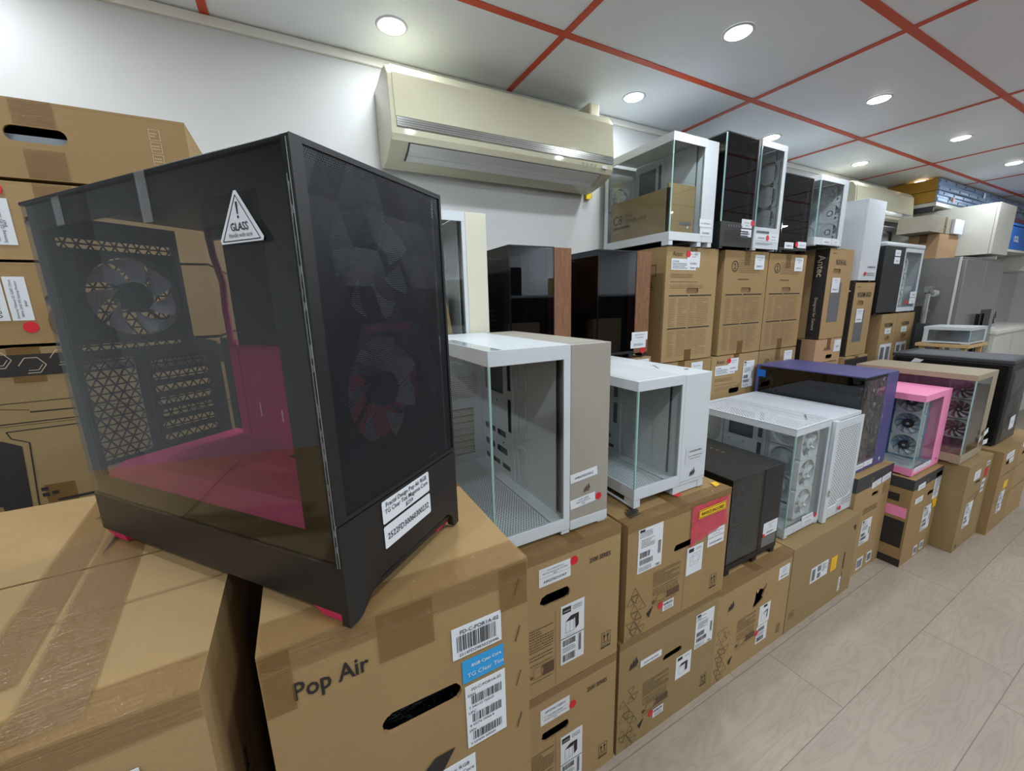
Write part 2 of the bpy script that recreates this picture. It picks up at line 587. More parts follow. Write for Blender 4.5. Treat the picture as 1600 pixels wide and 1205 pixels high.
def face(side, w, d, h, u=0.0, v=0.0, off=.0008, rot=0.0):
    """frame on a side of a w x d x h box whose near left foot is the origin"""
    if side == 'front':
        O, Rr, U = Vector((0, 0, 0)), Vector((1, 0, 0)), Vector((0, 0, 1))
    elif side == 'left':
        O, Rr, U = Vector((0, d, 0)), Vector((0, -1, 0)), Vector((0, 0, 1))
    elif side == 'right':
        O, Rr, U = Vector((w, 0, 0)), Vector((0, 1, 0)), Vector((0, 0, 1))
    else:
        O, Rr, U = Vector((0, 0, h)), Vector((1, 0, 0)), Vector((0, 1, 0))
    Nn = Rr.cross(U)
    P = O + Rr * u + U * v + Nn * off
    T = Matrix(((Rr.x, U.x, Nn.x, P.x), (Rr.y, U.y, Nn.y, P.y), (Rr.z, U.z, Nn.z, P.z), (0, 0, 0, 1)))
    return T @ Matrix.Rotation(rot, 4, 'Z')


def text(s, parent, T, size, mat='ink', name='lettering', bold=0.0, align='LEFT', sx=1.0, sp=1.0, lh=1.0):
    cu = bpy.data.curves.new(name, 'FONT')
    cu.body = s
    cu.size = size
    cu.align_x = align
    cu.offset = bold * size
    cu.space_character = sp
    cu.space_line = lh
    cu.resolution_u = 2
    cu.materials.append(M[mat])
    tmp = bpy.data.objects.new(name, cu)
    me = bpy.data.meshes.new_from_object(tmp)
    me.name = name
    bpy.data.objects.remove(tmp)
    if not me.materials:
        me.materials.append(M[mat])
    o = bpy.data.objects.new(name, me)
    COL.objects.link(o)
    o.parent = parent
    o.matrix_local = T @ Matrix.Diagonal((sx, 1, 1, 1))
    return o


def mv(u, v, z=.0006, rot=0.0):
    return Matrix.Translation((u, v, z)) @ Matrix.Rotation(rot, 4, 'Z')


def sticker(root, T, w, h, name='price_label', mat='label', texts=(), marks=None, mats=('ink',), r=0.0, label=None):
    """paper label (part) with its printed marks, lettering as sub-parts"""
    b = MB()
    if r:
        pts = []
        for cx, cy, a0 in ((w - r, h - r, 0), (r, h - r, 90), (r, r, 180), (w - r, r, 270)):
            pts += [(cx + r * math.cos(math.radians(a0 + k * 30)), cy + r * math.sin(math.radians(a0 + k * 30))) for k in range(4)]
        b.plate(pts, [], .0005, 0)
    else:
        b.box(0, 0, -.0005, w, h, 0, 0)
    if marks:
        marks(b)
    o = b.ob(name, [mat] + list(mats), root, T, label=label)
    for t in texts:
        s, u, v, size = t[:4]
        kw = t[4] if len(t) > 4 else {}
        rot = kw.pop('rot', 0.0) if kw else 0.0
        text(s, o, mv(u, v, .0005, rot), size, **kw)
    return o


def dot(root, T, r, name='red_dot_sticker', mat='red'):
    return MB().cyl(r, -.0004, .0004, 20).ob(name, mat, root, T)


def oval(u0, v0, u1, v1, n=6, jag=0.0, seed=0):
    """rounded slot outline"""
    rr = random.Random(seed)
    r = min(u1 - u0, v1 - v0) / 2
    pts = []
    for cx, cy, a0 in ((u1 - r, v1 - r, 0), (u0 + r, v1 - r, 90), (u0 + r, v0 + r, 180), (u1 - r, v0 + r, 270)):
        for k in range(n):
            a = math.radians(a0 + 90 * k / n)
            pts.append((cx + r * math.cos(a) + rr.uniform(-jag, jag), cy + r * math.sin(a) + rr.uniform(-jag, jag)))
    return pts


def rrect(u0, v0, u1, v1, r=.004, n=3):
    pts = []
    for cx, cy, a0 in ((u1 - r, v1 - r, 0), (u0 + r, v1 - r, 90), (u0 + r, v0 + r, 180), (u1 - r, v0 + r, 270)):
        for k in range(n + 1):
            a = math.radians(a0 + 90 * k / n)
            pts.append((cx + r * math.cos(a), cy + r * math.sin(a)))
    return pts


def carton(label, x, y, z, w, d, h, mat='card', group=None, rz=0.0, holes=(), tape='y', front_tape=True, side_holes=(),
           seed=0, jit=.0022, name='cardboard_box', tapew=.052, edge_tape=False, cat='box', fill=None):
    """closed corrugated carton, near left foot at (x, y, z); holes are real openings cut in the front"""
    t = thing(name, label, cat, (x, y, z), rz, group)
    r = random.Random(seed + int(x * 977) + int(z * 131))
    b = MB()
    J = lambda: r.uniform(-jit, jit)
    # shell walls with thickness .005
    th = .005
    hw = h - th - .0003
    b.plate([(0, 0), (w, 0), (w, hw), (0, hw)], holes, th, 0, face('front', w, d, h, off=0.0), side=1)
    for side in ('left', 'right'):
        b.plate([(th, 0), (d - th, 0), (d - th, hw), (th, hw)], [], th, 0, face(side, w, d, h, off=-.0002))
    b.box(0, d - th, 0, w, d, hw)
    b.box(.006, .006, .0005, w - .006, d - .006, th)
    # two top flaps meeting at a seam, standing a hair proud
    if tape == 'y':
        b.box(0, 0, h - th, w / 2 - .0012, d, h + J() * .3)
        b.box(w / 2 + .0012, 0, h - th, w, d, h + J() * .3)
    else:
        b.box(0, 0, h - th, w, d / 2 - .0012, h + J() * .3)
        b.box(0, d / 2 + .0012, h - th, w, d, h + J() * .3)
    b.box(.006, .006, h - 2 * th, w - .006, d - .006, h - th - .001)
    b.ob('carton_shell', [mat, 'cardedge'], t)
    if fill and holes:
        us, vs_ = [p[0] for p in holes[0]], [p[1] for p in holes[0]]
        u0, u1, v0, v1 = min(us), max(us), min(vs_), max(vs_)
        if fill == 'flap':
            MB().box(u0 - .01, .0065, v0 - .01, u1 + .01, .010, v1 + .01).ob('inner_flap', 'cardedge', t)
        elif fill == 'foam':
            MB().box(u0 - .05, .022, v0 - .03, u1 + .05, .05, v0 + (v1 - v0) * .62).ob('foam_insert', 'foam', t)
        else:
            MB().box(u0 - .03, .030, v0 - .03, u1 + .03, .06, v1 + .02).ob('plastic_bag', 'bag', t)
    tp = MB()
    if tape == 'y':
        tp.box(w / 2 - tapew / 2, -.0006, h + .0009, w / 2 + tapew / 2, d, h + .0014)
        if front_tape:
            tp.box(w / 2 - tapew / 2, -.0011, h - .07 - r.random() * .02, w / 2 + tapew / 2, -.0005, h + .0014)
            MB().box(w / 2 - tapew / 2, -.0011, 0, w / 2 + tapew / 2, -.0005, .055 + r.random() * .02).ob('packing_tape', 'tape', t)
    else:
        tp.box(-.0006, d / 2 - tapew / 2, h + .0009, w, d / 2 + tapew / 2, h + .0014)
        if front_tape:
            tp.box(-.0011, d / 2 - tapew / 2, h - .07, -.0005, d / 2 + tapew / 2, h + .0014)
    tp.ob('packing_tape', 'tape', t)
    if edge_tape:
        e = MB()
        n = 26
        for i in range(n):       # crinkled strip folded over the near top edge
            x0, x1 = w * i / n, w * (i + 1) / n
            a, c = r.uniform(0, .0026), r.uniform(0, .0026)
            e.quad((x0, .045, h + .0018), (x0, -.0004 - a * .3, h + .0018 + a), (x1, -.0004 - c * .3, h + .0018 + c), (x1, .045, h + .0018))
            e.quad((x0, -.0004 - a * .3, h + .0018 + a), (x0, -.0014, h - .026), (x1, -.0014, h - .026), (x1, -.0004 - c * .3, h + .0018 + c))
        e.ob('edge_tape', 'edgetape', t)
    return t


def prints(root, T, fn, mats=('ink',), name='printed_marks'):
    b = MB()
    fn(b)
    return b.ob(name, list(mats), root, T)


def arrows_icon(b, u, v, s, mi=0):
    b.frame2d(u, v, s, s * 1.25, s * .035, .0003, mi)
    for k in (.3, .7):
        b.rect(u + s * k - s * .035, v + s * .35, s * .07, s * .45, .0003, mi)
        b.poly([(u + s * k - s * .13, v + s * .78), (u + s * k + s * .13, v + s * .78), (u + s * k, v + s * 1.08)], .0003, mi)
    b.rect(u + s * .12, v + s * .2, s * .76, s * .06, .0003, mi)
    b.fine(u - s * .05, v - s * .38, s * 1.1, s * .25, 1, 3, .0003, mi, .8)


def sails(b, u, v, s, mi=0):
    """three leaning sails emblem"""
    for k, (o, hh) in enumerate(((0, .55), (.27, .8), (.56, 1.0))):
        b.poly([(u + s * o, v + s * .03 * k), (u + s * (o + .24), v + s * (.05 + .03 * k)), (u + s * (o + .30), v + s * hh * .55), (u + s * (o + .20), v + s * hh)], .0003, mi)
    b.poly([(u + s * .84, v + s * .12), (u + s * 1.0, v + s * .30), (u + s * .9, v + s * .62)], .0003, mi)
    b.poly([(u - s * .05, v - s * .12), (u + s * .95, v - s * .02), (u + s * .8, v + s * .03), (u, v - s * .03)], .0003, mi)


def tri_lattice(b, u0, v0, w, h, s, seed=1, mi=0, dens=.75):
    r = random.Random(seed)
    hh = s * .866
    rows = int(h / hh)
    for j in range(rows):
        reach = w * (1 - .25 * math.sin(j * 1.1 + seed) ** 2)
        n = int(reach / s * 2)
        for i in range(n):
            if r.random() > dens:
                continue
            x, y = u0 + i * s / 2, v0 + j * hh
            upw = (i + j) % 2 == 0
            P = [(x, y), (x + s, y), (x + s / 2, y + hh)] if upw else [(x, y + hh), (x + s, y + hh), (x + s / 2, y)]
            P = [(u0 if p[0] < u0 else p[0], p[1]) for p in P]
            cx, cy = sum(p[0] for p in P) / 3, sum(p[1] for p in P) / 3
            Q = [(cx + (p[0] - cx) * .86, cy + (p[1] - cy) * .86) for p in P]
            for a in range(3):
                b.line(Q[a], Q[(a + 1) % 3], .0011, .0003, mi)


def shipping(b, w, h, seed):
    """marks of an address label: text blocks, barcodes (its square code left out)"""
    b.fine(w * .06, h * .80, w * .5, h * .14, 4, seed)
    b.rect(w * .05, h * .93, w * .2, h * .05, .0004, 1)
    b.fine(w * .12, h * .56, w * .55, h * .2, 6, seed + 1)
    b.bars(w * .08, h * .34, w * .42, h * .13, seed + 2)
    b.bars(w * .08, h * .18, w * .55, h * .12, seed + 3)
    b.bars(w * .82, h * .3, w * .12, h * .3, seed + 4)
    b.fine(w * .06, h * .03, w * .5, h * .11, 4, seed + 5)


def kitcard(b, w, h):
    """white product card: dark heading block and a drawing of the case"""
    b.rect(w * .06, h * .86, w * .36, h * .1, .0004, 1)
    b.fine(w * .52, h * .87, w * .38, h * .08, 3, 5)
    y = h * .52
    b.frame2d(w * .2, y, w * .36, h * .2, w * .012, .0004, 1)
    b.poly([(w * .2, y + h * .2), (w * .56, y + h * .2), (w * .76, y + h * .27), (w * .42, y + h * .27)], .0004, 1)
    b.poly([(w * .62, y + h * .01), (w * .76, y + h * .06), (w * .76, y + h * .27), (w * .6, y + h * .21)], .0004, 1)
    b.line((w * .38, y), (w * .38, y + h * .2), w * .01, .0004, 1)
    b.fine(w * .15, y - h * .05, w * .5, h * .015, 1, 2)
    b.rect(0, h * .44, w, h * .012, .0004, 1)
    b.bars(w * .08, h * .31, w * .55, h * .1, 21)
    b.bars(w * .75, h * .12, w * .14, h * .3, 22)
    b.fine(w * .08, h * .2, w * .55, h * .09, 3, 23)
    b.bars(w * .08, h * .04, w * .55, h * .12, 24)


def spec_print(b, w, h):
    b.fine(0, h * .55, w, h * .42, 9, 31, .0003, 0, .38)
    b.fine(0, h * .4, w * .95, h * .12, 2, 32, .0003, 0, .3)
    for i in range(8):
        b.frame2d(w * (.02 + .12 * i), h * .31, w * .07, w * .07, w * .012, .0003, 0)
    b.poly([(w * .5, h * .07), (w, h * .07), (w, h * .27), (w * .5, h * .27), (w * .57, h * .17)], .0003, 0)
    b.frame2d(w * .15, h * .07, w * .33, h * .2, w * .012, .0003, 0)
    b.cyl(w * .06, 0, .0003, 12, 0, c=(w * .06, h * .12))
    b.fine(0, 0, w * .9, h * .04, 1, 33, .0003, 0, .3)


# ------------------------------------------------------------------ fans
def fan(parent, T, s=.12, mf='white', mbld='bladewhite', mhub='white', nb=9, name='case_fan', thick=.022, hub_s=.2, blade_fill=.75, logo=None):
    """square frame (part) with its rotor (sub-part); T puts the fan's centre, facing +z"""
    h = s / 2
    b = MB()
    ring = [(.94 * h * math.cos(2 * PI * i / 32), .94 * h * math.sin(2 * PI * i / 32)) for i in range(32)]
    b.plate(rrect(-h, -h, h, h, .01), [ring], thick, 0)
    for a in range(4):
        ang = PI / 4 + a * PI / 2
        b.box(0, -.002, -thick, .93 * h, .002, -thick + .002, 0, Matrix.Rotation(ang, 4, 'Z'))
    fo = b.ob(name, mf, parent, T)
    q = MB()
    r0, r1 = hub_s * s, .9 * h
    q.cyl(r0, -thick + .003, -.003, 28, 1)
    q.cyl(r0 * .72, -.003, -.0022, 24, 2)
    for i in range(nb):
        a0 = 2 * PI * i / nb
        dw = 2 * PI / nb * blade_fill
        vs, fs = [], []
        K = 5
        for j in range(K + 1):
            rr = r0 + (r1 - r0) * j / K
            sweep = .35 * (j / K)
            wd = dw * (.75 + .35 * j / K)
            for kk in range(4):
                a = a0 + sweep + wd * kk / 3
                vs.append((rr * math.cos(a), rr * math.sin(a), -.004 - (thick - .009) * kk / 3))
        for j in range(K):
            for kk in range(3):
                p = j * 4 + kk
                fs.append((p, p + 4, p + 5, p + 1))
        q.add(vs, fs, 0)
    q.ob('fan_rotor', [mbld, mhub, 'ink' if logo else mhub], fo, smooth=False)
    if logo:
        text(logo, fo, mv(0, -r0 * .25, -.0018), r0 * .8, 'label', 'hub_emblem', .02, 'CENTER')
    return fo


def YZ(x, y, z, nx=-1):
    """frame with local +z pointing along -x (towards a viewer on the left) or +x"""
    if nx < 0:
        return Matrix(((0, 0, -1, x), (-1, 0, 0, y), (0, 1, 0, z), (0, 0, 0, 1)))
    return Matrix(((0, 0, 1, x), (1, 0, 0, y), (0, 1, 0, z), (0, 0, 0, 1)))


def XZ(x, y, z):
    """frame with local +z pointing along -y"""
    return Matrix(((1, 0, 0, x), (0, 0, -1, y), (0, 1, 0, z), (0, 0, 0, 1)))


# ------------------------------------------------------------------ glass-cornered cases
def tower(label, x, y, z_,  w, d, h, xd, frame='white', cham='white', gl='glass', gs='glasslite', inner='inner', rz=0.0, group=None,
          hb=.035, ht=.03, post=.014, foot=.012, top='white', top_perf=None, tray=True, rear='perfrear', floor='perfwhite', recess='innerdark',
          edge='glassedge', chamtop=None, name='computer_case', full_glass=False, back_strip=.03, postmat=None):
    """case with a glass front and glass left side joined at the corner, and a solid chamber right of xd.
       local frame: near left foot at origin, front is -y, left is -x"""
    z = z_ + .002
    t = thing(name, label, 'computer case', (x, y, z), rz, group)
    f = foot
    # frame: bottom and top borders, post beside the chamber, rear post
    b = MB()
    b.box(0, 0, f, xd, .006, f + hb)
    b.box(0, .006, f, .006, d, f + hb)
    b.box(0, 0, h - ht, xd, .006, h)
    b.box(0, .006, h - ht, .006, d, h)
    b.box(xd - post, 0, f + hb, xd, .006, h - ht)
    b.box(0, d - back_strip, f + hb, .006, d, h - ht)
    b.box(0, d - .004, f + hb, .03, d, h - ht)
    b.ob('frame', frame, t, bevel=.0008)
    # chamber
    MB().box(xd + .001, 0, f, w, d, h).ob('side_chamber', cham, t, bevel=.0015)
    # panes
    MB().box(.007, .001, f + hb, xd - post, .005, h - ht).ob('front_glass', gl, t)
    MB().box(.001, .007, f + hb, .005, d - back_strip, h - ht).ob('side_glass', gs, t)
    MB().box(.0005, .0005, f + hb * .3, .006, .006, h - ht * .3).ob('glass_corner_edge', edge, t)
    # floor and top
    fl = MB()
    fl.box(.006, .006, f + hb * .35, xd, d, f + hb * .45)
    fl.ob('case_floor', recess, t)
    MB().rect(.012, .02, xd - .07, d - .04).ob('floor_grille', floor, t, Matrix.Translation((0, 0, f + hb * .75)))
    MB().box(xd - .055, .01, f + hb * .45, xd, d - .004, f + hb * .8).ob('floor_ledge', inner, t)
    if top_perf:
        MB().plate([(.0, .0), (xd, .0), (xd, d), (.0, d)], [[(.014, .014), (xd - .008, .014), (xd - .008, d - .02), (.014, d - .02)]], .003, 0,
                   Matrix.Translation((0, 0, h + .001))).ob('top_frame', top, t)
        MB().rect(.012, .012, xd - .02, d - .03).ob('top_mesh', top_perf, t, Matrix.Translation((0, 0, h - .0005)))
    else:
        MB().box(0, 0, h, xd, d, h + .002).ob('top_panel', top, t, bevel=.0006)
    # feet
    for fx, fy in ((.0, .0), (xd - .03, .0), (.0, d - .05), (w - .035, d - .05), (w - .035, .0)):
        MB().box(fx + .002, fy + .002, 0, fx + .03, fy + .045, f).ob('foot', frame, t)
    if tray:
        # motherboard tray with real cut-outs, in front of the chamber wall
        zt0, zt1 = f + hb * .5, h - ht * .4
        Ld, Hh = d - .06, zt1 - zt0
        hs = [rrect(.03, Hh * .62, .03 + Ld * .30, Hh * .93, .006), rrect(Ld * .42, Hh * .66, Ld * .47, Hh * .95, .004),
              rrect(Ld * .42, Hh * .36, Ld * .47, Hh * .60, .004), rrect(.02, Hh * .30, Ld * .22, Hh * .345, .004),
              rrect(Ld * .25, Hh * .30, Ld * .38, Hh * .345, .004), rrect(.02, Hh * .17, Ld * .2, Hh * .22, .004),
              rrect(Ld * .24, Hh * .17, Ld * .40, Hh * .22, .004), rrect(.02, Hh * .06, Ld * .12, Hh * .1, .004),
              rrect(Ld * .16, Hh * .06, Ld * .28, Hh * .1, .004), rrect(Ld * .32, Hh * .06, Ld * .44, Hh * .1, .004)]
        tb = MB()
        tb.plate([(0, 0), (Ld, 0), (Ld, Hh), (0, Hh)], hs, .0015, 0)
        tb.rect(0, 0, Ld, Hh, -.012, 1)
        # raised fan rail with oval openings at the near end
        for zc in (.18, .5, .82):
            tb.plate(rrect(Ld * .56, Hh * (zc - .13), Ld * .68, Hh * (zc + .13), .012), [rrect(Ld * .575, Hh * (zc - .11), Ld * .665, Hh * (zc + .11), .01)], .003, 0,
                     Matrix.Translation((0, 0, .004)))
        tb.box(Ld * .5, 0, 0, Ld * .52, Hh, .006)
        for k in range(5):
            tb.cyl(.003, 0, .003, 8, 1, c=(Ld * (.08 + .09 * k), Hh * (.26 if k % 2 else .56)))
        tb.ob('motherboard_tray', [inner, recess], t, YZ(xd - .014, d - .01, zt0))
    # rear wall with grille and slot covers
    zr0, zr1 = f + hb * .5, h - ht * .5
    Hr = zr1 - zr0
    rb = MB()
    Wr = xd - .03
    rb.plate([(0, 0), (Wr, 0), (Wr, Hr), (0, Hr)], [rrect(Wr * .08, Hr * .54, Wr * .9, Hr * .93, .006), rrect(Wr * .12, Hr * .08, Wr * .8, Hr * .46, .004)], .002, 0)
    rb.ob('rear_panel', inner, t, XZ(.02, d - .006, zr0))
    MB().rect(Wr * .08, Hr * .54, Wr * .82, Hr * .39).ob('rear_fan_grille', rear, t, XZ(.02, d - .0045, zr0))
    sb = MB()
    for k in range(7):
        v0 = Hr * (.09 + .052 * k)
        sb.rect(Wr * .12, v0, Wr * .68, Hr * .042, 0, 0)
    sb.ob('slot_covers', rear, t, XZ(.02, d - .0045, zr0))
    return t


# ================================================================== SETTING
CEIL = H + 1.01
XL, XR, YF, YB = -2.6, 10.2, 1.93, -3.2
o = struct(MB().box(XL, YB, -.05, XR, YF, 0).ob('floor', 'floor'))
o = struct(MB().box(XL, YB, CEIL, XR, YF, CEIL + .05).ob('ceiling', 'ceil'))
struct(MB().box(XL, YF, 0, XR, YF + .1, CEIL).ob('wall_left', 'wall'))
struct(MB().box(XL, YB - .1, 0, XR, YB, CEIL).ob('wall_right', 'wallwhite'))
struct(MB().box(XL - .1, YB, 0, XL, YF, CEIL).ob('wall_back', 'wallwhite'))
struct(MB().box(XR, YB, 0, XR + .1, YF, CEIL).ob('wall_far', 'wallwhite'))
# cornice along the wall
struct(MB().prism([(0, 0), (-.012, 0), (-.014, .004), (-.014, .03), (0, .034)], XL, XR, 0, Matrix.Translation((0, YF, CEIL - .036))).ob('trim_1', 'trimw'))
# orange strips over the panel joints (proud of the ceiling)
k = 2
for yy in (1.458, .836, .214, -.408, -1.03, -1.652, -2.274, -2.9):
    struct(MB().box(XL, yy - .015, CEIL - .003, XR, yy + .015, CEIL - .0005).ob('trim_%d' % k, 'orange'))
    k += 1
xs = -2.57
i = -3
while True:
    xx = 1.046 + 1.2 * i
    if xx > XR:
        break
    struct(MB().box(xx - .014, YB, CEIL - .0034, xx + .014, YF - .002, CEIL - .0009).ob('trim_%d' % k, 'orange'))
    k += 1
    i += 1
struct(MB().box(XL, YF - .01, 0, XR, YF, .07).ob('baseboard_left', 'trimw'))

# ------------------------------------------------------------------ ceiling lamps
LAMP_LABELS = {
    (0.44, 1.70): 'round ceiling lamp just above the left end of the first air conditioner',
    (1.65, 1.70): 'round recessed ceiling lamp near the wall, right of the first air conditioner pipe',
    (2.86, 1.70): 'round recessed ceiling lamp over the narrow white and black cases on the top row',
    (4.07, 1.70): 'round recessed ceiling lamp above the second cream air conditioner, glowing warm on its panel',
    (1.65, 1.15): 'largest looking round ceiling lamp of the outer row, at the top middle',
    (2.86, 1.15): 'second round ceiling lamp of the outer row, right of the largest looking one',
    (4.07, 1.15): 'third round ceiling lamp of the outer row, before the last small one',
    (5.27, 1.15): 'smallest round ceiling lamp of the outer row, at the right edge of the photo',
}
for i, (lx, ly) in enumerate(LAMPS):
    lab = LAMP_LABELS.get((lx, ly), 'round unseen ceiling lamp outside the picture, continuing a row or added as fill light')
    t = thing('ceiling_lamp', lab, 'ceiling lamp', (lx, ly, CEIL), 0, 'round recessed ceiling lamps')
    rim = MB()
    n = 40
    prof = [(.0445, -.001), (.048, -.005), (.055, -.005), (.058, -.001)]
    vs, fs = [], []
    for a in range(n):
        ca, sa = math.cos(2 * PI * a / n), math.sin(2 * PI * a / n)
        vs += [(r * ca, r * sa, zz) for r, zz in prof]
    for a in range(n):
        for q in range(3):
            p, p2 = a * 4 + q, ((a + 1) % n) * 4 + q
            fs.append((p, p + 1, p2 + 1, p2))
    rim.add(vs, fs)
    rim.ob('rim', 'whiteplastic', t, smooth=True)
    df = MB()
    df.cyl(.042, -.008, -.0005, 32, 0, r2=.046)
    df.ob('diffuser', 'lamp', t)
    ld = bpy.data.lights.new('lamp_light', 'AREA')
    ld.shape = 'DISK'
    ld.size = .085
    ld.energy = LAMP_POWER[ly] * (.75 if (ly > 0 and lx > 1.0) else .45 if (ly < -.5 and ly > -2.5 and lx < 1.0) else 1.0)
    ld.color = LAMP_COL
    lo = bpy.data.objects.new('lamp_light', ld)
    COL.objects.link(lo)
    lo.parent = t
    lo.location = (0, 0, -.012)

# ================================================================== AIR CONDITIONERS
def aircon(label, x, z, w, opened, left_tint=False):
    t = thing('air_conditioner', label, 'air conditioner', (x, YF, z), 0, 'wall mounted air conditioners')
    # (y, z) profile: wall side at 0, front at -.25
    prof = [(0, .11), (0, .400), (-.10, .405), (-.17, .411), (-.214, .401), (-.237, .368), (-.249, .215), (-.249, .180), (-.246, .160), (-.232, .140), (-.20, .120), (-.15, .104), (-.09, .092), (-.05, .088), (-.02, .095)]
    b = MB()
    b.prism(prof, 0, w)
    b.ob('housing', 'cream', t, bevel=.004)
    fp = MB()
    fp.prism([(-.1, .406), (-.172, .4135), (-.217, .4045), (-.241, .370), (-.2535, .217), (-.2505, .217), (-.238, .368), (-.214, .400), (-.17, .409)], .018, w - .004)
    fp.ob('front_panel', 'cream', t, bevel=.0015, smooth=False)
    s = MB()
    for i in range(4):
        s.box(.022, -.255 + .0004 * (i % 2), .184 + .0078 * i, w - .006, -.249, .1904 + .0078 * i)
    s.box(.022, -.253, .182, w - .006, -.248, .216)
    s.ob('silver_band', 'chrome', t)
    g = MB()
    g.prism([(-.2305, .1385), (-.2325, .1365), (-.2005, .1165), (-.1495, .1005), (-.1375, .0985), (-.138, .102), (-.20, .121)], .068, w - .065)
    g.ob('outlet_gap', 'charcoal' if not opened else 'blackgloss', t)
    lv = MB()
    if not opened:
        lv.prism([(-.2295, .1365), (-.2315, .1345), (-.2005, .1145), (-.1815, .1080), (-.1808, .1105), (-.20, .118)], .074, w - .070)
        lv.prism([(-.1795, .1100), (-.1800, .1072), (-.1495, .0985), (-.1425, .0972), (-.1420, .1005)], .074, w - .070)
        lv.ob('louvre', 'flap', t)
    else:
        lv.box(.08, -.275, .082, w - .08, -.165, .088, 0)
        lv.ob('louvre', 'flap', t, bevel=.001)
    p = MB(face('front', w, 0, .4, off=.2515))
    p.rect(w - .075, .158, .03, .014, 0, 1)
    for i in range(4):
        p.rect(w - .20 + .026 * i, .166, .012, .0025, 0, 0)
        p.rect(w - .20 + .026 * i, .159, .008, .002, 0, 0)
    p.ob('indicator_marks', ['inkgrey', 'flap'], t)
    return t


a1 = aircon('cream wall air conditioner with its louvre shut, above the walnut-trimmed black cases', .405, 2.035, 1.105, False)
pc = MB()
pc.box(1.02, -.16, .402, 1.085, -.02, .49)
pc.ob('pipe_cover', 'creamlite', a1, bevel=.01)
aircon('cream wall air conditioner with its outlet open, beside the ochre board', 4.04, 2.03, 1.11, True)

# yellow hook hanging behind the first air conditioner
yb = MB()
yb.box(0, -.012, 0, .03, 0, .11)
for i in range(9):
    yb.box(.03, -.012, .008 + .011 * i, .042, 0, .013 + .011 * i)
o = yb.ob('plastic_wall_plug_strip', 'yellowplastic', None, Matrix.Translation((1.52, 1.918, H + .56)))
tag(o, 'yellow toothed plastic strip at the right end of the first air conditioner', 'plastic strip')

# ================================================================== NEAR CARTONS
# the box under the magenta-cored case
PX, PY, PZ, PW, PD, PH = -.071, .393, H - .3225 - .56, .296, .54, .56
t = carton('brown carton with a blue sticker and a long handle slot, under the magenta-cored case', PX, PY, PZ, PW, PD, PH, 'card', None,
           holes=[oval(.103, .412 - .014, .199, .412 + .014, 8, .0008, 3)], tape='x', front_tape=False, edge_tape=True, jit=.001, tapew=.06, fill='bag')
text('Pop Air', t, face('front', PW, PD, PH, .024, .497), .029, 'ink', 'printed_name', .018, sx=.80)
Fp = lambda u, v, rot=0.0: face('front', PW, PD, PH, u, v, .0012, rot)
sticker(t, Fp(.190, .458), .066, .044, 'barcode_label', texts=[('FD-C-POR1A-02', .010, .034, .0075, dict(bold=.01)), ('2514FD29830320446', .008, .003, .0062, {})],
        marks=lambda b: b.bars(.006, .010, .054, .022, 11), mats=('ink',))
sticker(t, Fp(.201, .418), .057, .033, 'blue_variant_label', 'blue', texts=[('RGB Cyan Core', .012, .021, .0062, dict(mat='label', bold=.02)), ('TG Clear Tint', .006, .007, .0088, dict(mat='label'))])
def three_codes(b):
    b.bars(.008, .066, .042, .013, 12).bars(.008, .038, .042, .013, 13).bars(.008, .010, .042, .013, 14)
sticker(t, Fp(.203, .316), .056, .096, 'barcode_label', texts=[('FD-C-POR1A-02', .008, .087, .0060, {}), ('EAN', .003, .0795, .0055, {}), ('7 340172 702665', .004, .0605, .0050, {}),
        ('UPC', .003, .0525, .0055, {}), ('8 43276 10366 8', .004, .0325, .0050, {}), ('JAN', .003, .0245, .0055, {}), ('4 537694 309309', .004, .0040, .0050, {})], marks=three_codes)
prints(t, Fp(0, 0), lambda b: b.poly([(.125, .300), (.100, .262), (.088, .235), (.120, .235), (.140, .262), (.186, .3305), (.160, .3305)], .0001, 0), ('ink',), 'printed_arrow')
sticker(t, Fp(.150, .262), .062, .042, 'price_label', texts=[('Pop Air RGB', .012, .030, .0078, {}), ('TG Cyan Core', .012, .020, .0078, {})])
MB().rect(.0, .0, .026, .070).ob('packing_tape', 'tape', t, Fp(.001, PH - .072))
MB().rect(0, 0, .062, .060).ob('packing_tape', 'tape', t, Fp(.108, PH - .062))
MB().rect(0, 0, .04, .06).ob('packing_tape', 'tape', t, Fp(PW - .041, PH - .062))
prints(t, Fp(0, 0), lambda b: b.line((.276, .375), (.283, .397), .0016, .0002, 0), ('inkbrown',), 'scuff_mark')
for v in (.515, .445, .305):
    prints(t, Fp(0, 0), lambda b: b.line((.276, v), (.283, v + .022), .0018, .0002, 0), ('inkbrown',), 'scuff_mark')
carton('plain brown carton carrying the blue-stickered carton, hidden below it', PX, PY, 0, PW, PD, PZ - .004, 'card', None, seed=4)

# left foreground box
LX, LZ = -.605, H - .319 - .57
t = carton('large brown carton in the lower left corner with crossed brown tape on its top', LX, .383, LZ, .493, .56, .565, 'card2', None, tape='x', front_tape=False, edge_tape=True, seed=8, jit=.001, tapew=.001)
Ft = lambda u, v, off=.0024, rot=0.0: face('top', .493, .56, .565, u, v, off, rot)
MB().rect(0, 0, .050, .55).ob('packing_tape', 'tape', t, Ft(.365, .01, .003, .12))
MB().rect(0, 0, .040, .45).ob('packing_tape', 'tape', t, Ft(.308, .08, .0034, .10))
sl = MB().poly([(0, 0), (.006, .05), (.011, .12), (.014, .19), (.004, .12)], 0, 0)
sl.ob('open_flap_gap', 'ink', t, Ft(.338, .30, .0040, .06))
text('Fractal', t, Ft(.300, .498, .0036, -PI / 2 - .15), .024, 'ink', 'printed_name', .01)
prints(t, Ft(0, 0), lambda b: b.line((.0, .155), (.493, .175), .0015, .0001, 0), ('cardedge',), 'crease_line')
